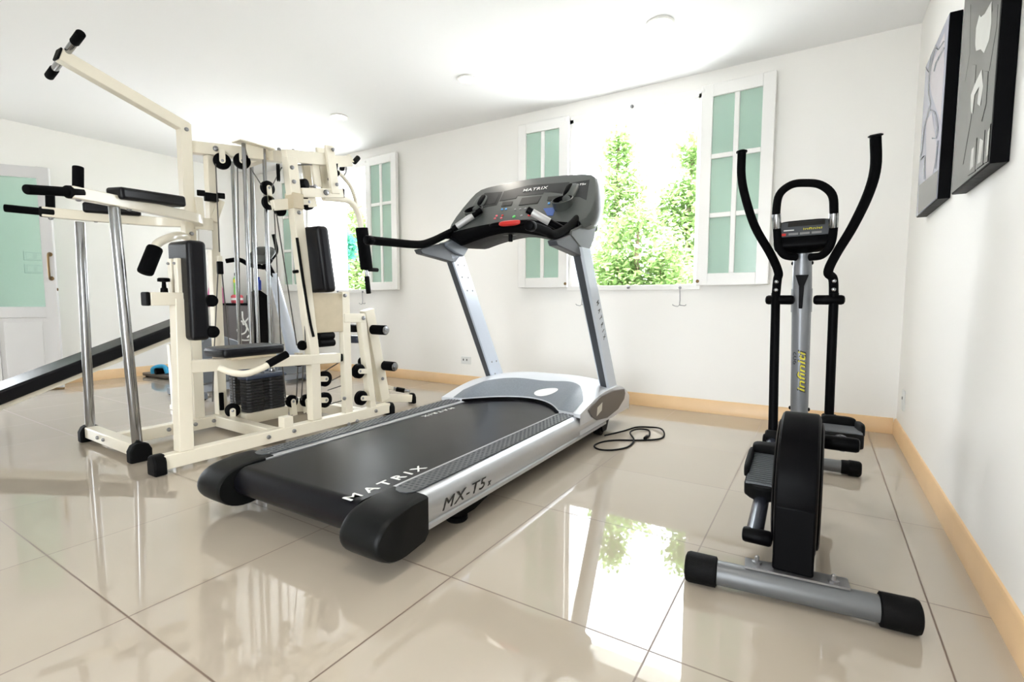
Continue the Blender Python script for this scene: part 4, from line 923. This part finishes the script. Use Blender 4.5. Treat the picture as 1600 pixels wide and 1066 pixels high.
# cables
cable(ax(337,256,-3.25), ax(343,394,-3.25)); p = ax(343,400,-3.25)
b = MB(); b.beam(p, p-V(0,0,.035), .02, .028); G('cable_clip', b, 'cream'); b = MB(); b.beam(p-V(0,0,.035), p-V(0,0,.115), .022, .034, up=(0,1,0)); G('cable_clip', b, 'rubber')
cable(ax(341,418,-3.25), ax(335,540,-3.25), ax(332,628,-3.25)); cable(ax(346,418,-3.25), ax(358,540,-3.25), ax(366,640,-3.25))
cable(ax(371,262,-3.22), ax(376,560,-3.22)); cable(ax(391,262,-3.16), ax(398,585,-3.22)); cable(ax(391,262,-3.15), ax(409,290,xp))
cable(ax(424,293,xp), ax(440,262,XN-.05)); cable(ax(428,320,xp), ax(440,560,-2.75), ax(447,625,-2.98)); cable(kz(438,330)+V(-.04,0,0), kz(467,540)+V(-.02,0,0))
cable(kz(471,318), kz(477,535)); cable(kz(448,258), kz(503,257)); cable(kz(480,306), kz(530,311)); cable(ax(463,628,-3.0), ax(466,560,-2.72)); cable(ax(474,570,-2.7), ax(471,626,-2.98))
# ---------------------------------------------------------------- sit-up bench behind the dip station
XB = -4.15
be = thing('sit_up_bench', (XB, 1.2, 0), 'long sloping black padded bench on a pale frame at the left', 'bench')
q0, q1 = ax(-60, 646, XB+.14), ax(302, 505, XB+.14); d = (q1-q0).normalized(); up = V(1,0,0).cross(d)
if up.z < 0: up = -up
b = MB(); rbox(b, (q0+q1)/2-V(.14,0,0), d, (1,0,0), up, (q1-q0).length/2, .14, .040); build('bench_pad', b, 'vinyl', be, bev=.014, bseg=3)
b = MB(); b.beam((q0-V(.14,0,0))-up*.058, (q1-V(.14,0,0))-up*.058, .20, .032); build('bench_frame', b, 'cream', be, bev=.004)
m_ = ax(268, 534, XB); m_.z -= .02
b = MB(); b.beam(m_, (m_.x, m_.y+.01, .03), .05, .05); build('leg', b, 'cream', be, bev=.004)
b = MB(); b.beam((m_.x-.05, m_.y+.01, .02), (m_.x+.05, m_.y+.01, .02), .05, .04); build('foot_bar', b, 'cream', be, bev=.004)
n_ = q0-V(.14,0,0)+d*.08-up*.07
b = MB(); b.beam(n_, (n_.x, n_.y, .0), .05, .05); build('leg', b, 'cream', be, bev=.004)
# ---------------------------------------------------------------- second trainer behind the multi gym
XM = -4.62
cm_ = thing('cross_trainer', (XM, 2.7, 0), 'grey cross trainer with a pale oval badge, half hidden behind the multi gym', 'cross trainer')
def mx(px, py, off=.14): return ax(px, py, XM+off)
q = [(2.12,.12), (2.14,.40), (2.22,.50), (2.38,.52), (2.52,.46), (2.62,.30), (2.64,.12)]
b = MB(); b.loft([[V(XM+x, y, z) for y, z in q] for x in (-.16, -.15, .12, .14)]); build('drive_housing', b, 'machine', cm_, bev=.02, bseg=3)
q = [(2.86,.10), (2.88,.22), (2.98,.285), (3.16,.285), (3.27,.23), (3.30,.10)]
b = MB(); b.loft([[V(XM+x, y, z) for y, z in q] for x in (-.16, -.15, .14, .16)]); fh = build('hood_housing', b, 'machine', cm_, bev=.02, bseg=3)
p = ax(443, 569, XM+.161); b = MB(); b.loft([[V(p.x+o, p.y+.055*math.cos(2*PI*i/28), p.z+.024*math.sin(2*PI*i/28)) for i in range(28)] for o in (0, .003)]); build('oval_badge', b, 'letter', fh)
b = MB(); b.beam((XM, 2.10, .06), (XM, 3.34, .06), .10, .07); build('base_beam', b, 'silverp', cm_, bev=.006)
for y in (2.12, 3.28):
    b = MB(); b.beam((XM-.28, y, .035), (XM+.28, y, .035), .07, .06); o = build('stabilizer', b, 'machine', cm_, bev=.01)
    for s in (-1, 1):
        b = MB(); b.lathe((XM+s*.25, y, 0), (0,0,1), [(0,.03), (.012,.03), (.02,.015)], 14); build('rubber_foot', b, 'rubber', o)
for s in (-1, 1):
    b = MB(); b.tube([V(XM+s*.19,2.30,.30), V(XM+s*.19,2.60,.24), V(XM+s*.19,2.95,.22)], .02, 12, 3); build('pedal_rail', b, 'silver', cm_)
    b = MB(); b.pad((XM+s*.20, 2.62, .275), (1,0,0), (0,1,0), (0,0,1), .07, .17, .03, e=5); build('pedal', b, 'rubber', cm_)
    b = MB(); b.beam((XM+s*.145,2.32,.31), (XM+s*.19,2.30,.31), .04, .04); build('crank', b, 'black', cm_)
mb, mt_ = V(XM, 3.17, .22), V(XM, 2.955, 1.10)
b = MB(); rr = []
for p, wx, wy in ((mb,.06,.09), (mb.lerp(mt_,.5),.055,.07), (mt_,.045,.055)):
    rr.append([p+V(wx*.8*math.cos(t)*1.0, wy*.8*math.sin(t), 0) for t in [2*PI*i/20 for i in range(20)]])
b.loft(rr); build('mast', b, 'silverp', cm_)
cpt = mx(408, 399, 0); N_ = V(.10,-.75,.62).normalized(); X = V(1,0,0).cross(N_).cross(N_)*-1; X = (V(1,0,0)-N_*N_.x).normalized(); Y = N_.cross(X)
b = MB(); b.pad(cpt, X, Y, N_, .15, .10, .035, e=4); co2 = build('console', b, 'cons', cm_)
b = MB(); b.prism([cpt+N_*.034+X*a+Y*c for a, c in ((-.10,-.03), (.10,-.03), (.08,.07), (-.08,.07))], N_*.004); build('display', b, 'screen', co2)
b = MB(); b.beam(mt_-V(0,0,.03), cpt-N_*.02, .06, .05); build('console_neck', b, 'black', cm_, bev=.005)
for pts in ([mx(414,417,-.02), mx(425,404,.05), mx(432,393,.12), mx(430,378,.12), mx(427,366,.12)], [mx(405,414,-.02), mx(399,408,-.12), mx(397,392,-.14), mx(398,371,-.14)]):
    b = MB(); b.tube(pts, .017, 12, 5); build('handlebar', b, 'foam', cm_)
b = MB(); b.tube([mx(412,418,0), mx(390,414,-.25), mx(374,406,-.32), mx(353,408,-.36)], .022, 12, 4); build('handlebar', b, 'foam', cm_)
b = MB(); b.rod(mx(424,405,.14), mx(418,414,.1), .02); build('handle_joint', b, 'black', cm_)
# ---------------------------------------------------------------- things in the far corner
bx0, bx1 = -6.36, -6.02
bn = thing('storage_bin', (-6.2, 3.47, 0), 'dark grey bin with white flourishes standing in the far corner', 'bin')
b = MB(); b.box((-6.33, 3.30, 0), (-6.09, 3.60, .775)); bo = build('body', b, 'boxgrey', bn, bev=.01)
b = MB(); b.box((-6.34, 3.29, .775), (-6.08, 3.61, .800)); build('lid', b, 'black', bn, bev=.006)
MT['scroll'] = MT['letter']
for pts in ([(3.47,.70), (3.475,.60), (3.52,.52), (3.50,.44), (3.44,.42), (3.40,.47), (3.44,.50)], [(3.55,.62), (3.50,.56), (3.53,.48), (3.56,.42), (3.52,.37)], [(3.40,.36), (3.48,.34), (3.57,.34)], [(3.42,.55), (3.46,.58), (3.48,.53)]):
    b = MB(); b.tube([V(-6.088, y, z) for y, z in pts], .010, 6, 4); build('flourish', b, 'letter', bo)
bn2 = thing('speaker_column', (-6.2, 3.75, 0), 'tall black column with a peaked top beside the grey bin', 'column')
b = MB(); b.loft([[V(-6.18+a, 3.725+c, z) for a, c in ((-.10,-.085), (.10,-.085), (.10,.085), (-.10,.085))] for z in (0, .90)] + [[V(-6.18+a*.35, 3.725+c*.35, .965) for a, c in ((-.10,-.085), (.10,-.085), (.10,.085), (-.10,.085))]]); build('body', b, 'rubber', bn2, bev=.006)
b = MB(); b.box((-6.26,3.655,0), (-6.10,3.795,.02)); build('base', b, 'black', bn2, bev=.004)
def bottle(loc, r, h, mbody, mcap, label, mlab=None, group=None):
    t = thing('bottle', loc, label, 'bottle', group); x, y, z = loc
    b = MB(); b.lathe((x,y,z), (0,0,1), [(0,r*.85), (.006,r), (h*.72,r), (h*.82,r*.6), (h*.88,r*.45)], 18); bd = build('body', b, mbody, t)
    b = MB(); b.lathe((x,y,z+h*.86), (0,0,1), [(0,r*.6), (h*.13,r*.6), (h*.14,r*.45)], 16); build('cap', b, mcap, t)
    if mlab: b = MB(); b.lathe((x,y,z+h*.55), (0,0,1), [(0,r+.001), (h*.16,r+.001)], 18); build('label_band', b, mlab, bd)
bottle((-6.17, 3.46, .905), .036, .27, 'lime', 'black', 'green bottle with yellow band and black cap', 'labely')
bottle((-6.16, 3.735, .966), .036, .17, 'cobalt', 'cobalt', 'dark blue bottle on top of the black column')
t = thing('tape_roll', (-6.17, 3.46, .80), 'pink and red round container under the green bottle', 'container')
b = MB(); b.lathe((-6.17,3.46,.80), (0,0,1), [(0,.06), (.012,.068), (.09,.068), (.105,.05)], 22); tb = build('body', b, 'pinkred', t)
b = MB(); b.lathe((-6.17,3.46,.838), (0,0,1), [(0,.0686), (.028,.0686)], 22); build('pale_band', b, 'letter', tb)
t = thing('hanging_bag', (-6.38, 3.325, .76), 'pink patterned plastic bag hanging on the far left wall', 'bag')
b = MB()
def bagf(a, q):
    w = .10*(.55+.45*min(1, q*2.2)); y = 3.325+(a-.5)*2*w; x = XL+.012+.035*math.sin(PI*a)*(.4+.6*q)+.006*math.sin(a*23+q*9)
    return V(x, y, 1.08-.33*q+.01*math.sin(a*17))
b.grid(bagf, 18, 14); b.grid(lambda a, q: V(XL+.006, bagf(a, q).y, bagf(a, q).z), 18, 14); build('bag_body', b, 'pink', t)
b = MB(); b.tube([V(XL+.02,3.27,1.07), V(XL+.02,3.31,1.16), V(XL+.02,3.335,1.20), V(XL+.02,3.35,1.16), V(XL+.02,3.38,1.07)], .005, 8, 4); build('strap', b, 'pink', t)
t = thing('wall_hook', (XL+.01, 3.335, 1.19), 'small metal hook on the left wall above the pink bag', 'hook')
b = MB(); b.tube([V(XL,3.335,1.23), V(XL+.02,3.335,1.225), V(XL+.03,3.335,1.20), V(XL+.02,3.335,1.19), V(XL+.012,3.335,1.20)], .005, 8, 4); build('hook', b, 'steel', t)
b = MB(); b.lathe((XL,3.335,1.23), (1,0,0), [(0,.015), (.004,.014)], 12); build('rose', b, 'steel', t)
# floor push-up board with a cyan strap
t = thing('exercise_board', (-6.0, 2.62, 0), 'low black exercise board with a cyan strap on the floor by the left wall', 'exercise board')
b = MB(); b.prism([V(x, y, .01) for x, y in ((-6.30,2.45), (-5.55,2.48), (-5.50,2.80), (-6.28,2.76))], (0,0,.035)); bb_ = build('board', b, 'panelgrey', t, bev=.01)
b = MB(); b.rod(V(-6.02,2.46,.075), V(-5.98,2.78,.075), .035); build('roller', b, 'black', t)
b = MB(); b.tube([V(-6.06,2.46,.05), V(-6.06,2.46,.10), V(-6.02,2.50,.125), V(-5.96,2.53,.12), V(-5.93,2.54,.05)], .022, 8, 4); build('strap', b, 'cyan', t)
b = MB(); b.rod(V(-6.26,2.47,.0), V(-6.26,2.74,.0)+V(0,0,.01), .01); build('foot', b, 'rubber', t)

# ---------------------------------------------------------------- garden outside
def foliage(c, rad, n, size, rnd, squash=1.0):
    vs, fs = [], []
    for _ in range(n):
        while True:
            p = V(rnd.uniform(-1,1), rnd.uniform(-1,1), rnd.uniform(-1,1))
            if p.length <= 1: break
        p = p*(.55+.45*rnd.random()); q = Vector(c)+V(p.x*rad[0], p.y*rad[1], p.z*rad[2])
        a = V(rnd.gauss(0,1), rnd.gauss(0,1), rnd.gauss(0,.5)).normalized(); nn = V(rnd.gauss(0,.7), rnd.gauss(0,.7)-.3, 1).normalized()
        bb = a.cross(nn).normalized(); s = size*rnd.uniform(.6, 1.3); k = len(vs)
        vs += [q, q+a*s*.35+bb*s*.26, q+a*s*.75+bb*s*.20, q+a*s, q+a*s*.75-bb*s*.20, q+a*s*.35-bb*s*.26]
        fs.append([k, k+1, k+2, k+3, k+4, k+5])
    return vs, fs
def leafmesh(name, vs, fs, m, par):
    me = bpy.data.meshes.new(name); me.from_pydata([tuple(v) for v in vs], [], fs); me.update(); me.materials.append(MT[m])
    o = bpy.data.objects.new(name, me); COL.objects.link(o); o.parent = par; o.matrix_parent_inverse = par.matrix_basis.inverted(); return o
def tree(x, y, blobs, m, label, seed, size=.11, trunk=.05, name='garden_tree', cat='tree', group=None):
    rnd = random.Random(seed); t = thing(name, (x, y, -.125), label, cat, group); vs, fs = [], []
    for (cx, cy, cz, rx, ry, rz, n) in blobs:
        v, f = foliage((x+cx, y+cy, cz), (rx, ry, rz), n, size, rnd); k = len(vs); vs += v; fs += [[i+k for i in g] for g in f]
    leafmesh('crown', vs, fs, m, t)
    b = MB(); top = max(z+rz*.4 for _, _, z, _, _, rz, _ in blobs)
    b.tube([V(x, y, -.13), V(x+.03, y, .5), V(x-.02, y+.03, top*.6), V(x, y, top)], trunk, 10, 4, rs=[trunk*1.3, trunk, trunk*.7, trunk*.3])
    for (cx, cy, cz, rx, ry, rz, n) in blobs: b.tube([V(x, y, max(.2, cz-.6)), V(x+cx*.5, y+cy*.5, cz-.25), V(x+cx, y+cy, cz+rz*.5)], trunk*.3, 6, 3)
    build('trunk', b, 'bark', t)
tree(-2.68, 7.3, [(0,0,1.3,.50,.5,.95,2625), (.05,0,2.35,.48,.45,.75,2012), (.02,0,3.1,.34,.35,.38,665)], 'leaf', 'tall bright green tree left in the larger window opening', 3, size=.085)
tree(-1.62, 7.3, [(0,0,1.3,.52,.5,.95,2625), (-.10,0,2.15,.52,.45,.60,1837), (.04,0,2.85,.32,.35,.40,700)], 'leaf', 'bright green tree right in the larger window opening', 5, size=.085)
tree(-1.88, 5.85, [(0,0,.85,.68,.36,.75,2187), (.35,0,1.1,.42,.34,.70,1085), (-.32,0,1.2,.42,.34,.68,1085), (0,0,1.75,.35,.30,.35,455)], 'leaf', 'broad bright green bush in front of the two garden trees', 9, size=.085, name='garden_bush', cat='bush')
tree(-8.0, 6.9, [(0,0,1.25,.75,.5,.95,1700), (.1,0,2.35,.6,.4,.5,700), (.9,.1,1.3,.6,.5,.9,1200)], 'leaf', 'bright green tree seen through the window behind the multi gym', 12)
tree(-6.92, 5.75, [(0,0,1.75,.22,.3,.34,420)], 'leafteal', 'teal leaved shrub seen through the window behind the multi gym', 14, name='garden_shrub', cat='shrub')
tree(-7.35, 1.02, [(0,0,.35,.22,.3,.40,420)], 'leafdk', 'small shrub with purple flowers outside beside the door leaf', 15, size=.07, trunk=.018, name='flowering_shrub', cat='shrub')
tp_ = bpy.data.objects['flowering_shrub']; v, f = foliage((-7.30, 1.0, .52), (.22,.28,.28), 160, .06, random.Random(4)); leafmesh('flowers', v, f, 'petal', tp_)
b = MB(); b.box((-7.2, 4.9, -.10), (-6.02, 5.05, 2.6)); o = build('garden_wall', b, 'white'); tag(o, kind='structure')

# ---------------------------------------------------------------- light: bright sky, sun on the garden, daylight portals
w = bpy.data.worlds.new('sky'); SC.world = w; w.use_nodes = True; nt = w.node_tree; bg = nt.nodes['Background']
bg.inputs['Color'].default_value = (.90, .955, 1.0, 1); bg.inputs['Strength'].default_value = SKY
sd_ = bpy.data.lights.new('sun', 'SUN'); sd_.energy = SUN; sd_.angle = math.radians(1.5); sd_.color = (1, .98, .95)
so = bpy.data.objects.new('sun', sd_); COL.objects.link(so); so.rotation_euler = V(-.30, .38, -.87).to_track_quat('-Z', 'Y').to_euler()
def portal(nm, c, nx, sx, sy):
    l = bpy.data.lights.new(nm, 'AREA'); l.shape = 'RECTANGLE'; l.size = sx; l.size_y = sy; l.cycles.is_portal = True
    o = bpy.data.objects.new(nm, l); COL.objects.link(o); o.location = c; o.rotation_euler = Vector(nx).to_track_quat('-Z', 'Z').to_euler()
portal('portal_window', ((W1[0]+W1[1])/2, YB+TH+.02, (WS+WT)/2), (0,-1,0), W1[1]-W1[0], WT-WS)
portal('portal_window', ((W2[0]+W2[1])/2, YB+TH+.02, (WS+WT)/2), (0,-1,0), W2[1]-W2[0], WT-WS)
portal('portal_doorway', (XL-TH-.02, (OP0+OP1)/2, OPZ/2), (1,0,0), OP1-OP0, OPZ)
portal('portal_doorway', ((FX0+FX1)/2, YF-TH-.02, FZ/2), (0,1,0), FX1-FX0, FZ)  # daylight through the added opening behind the camera
# the three recessed lamps
for x, ly, _ in LAMPS:
    l = bpy.data.lights.new('downlight', 'SPOT'); l.energy = 5 if ly > 2 else 14; l.spot_size = math.radians(120); l.spot_blend = .6; l.shadow_soft_size = .05; l.color = (1, .93, .82)
    o = bpy.data.objects.new('downlight', l); COL.objects.link(o); o.location = (x, ly, ZC-.012)
SC.view_settings.view_transform = 'Standard'; SC.view_settings.look = 'None'; SC.view_settings.gamma = 1; SC.view_settings.use_curve_mapping = False
SC.view_settings.exposure = EXPO
SC.cycles.use_denoising = True; SC.cycles.max_bounces = 12; SC.cycles.diffuse_bounces = 8; SC.cycles.glossy_bounces = 6; SC.cycles.transparent_max_bounces = 12
SC.cycles.sample_clamp_indirect = 8.0
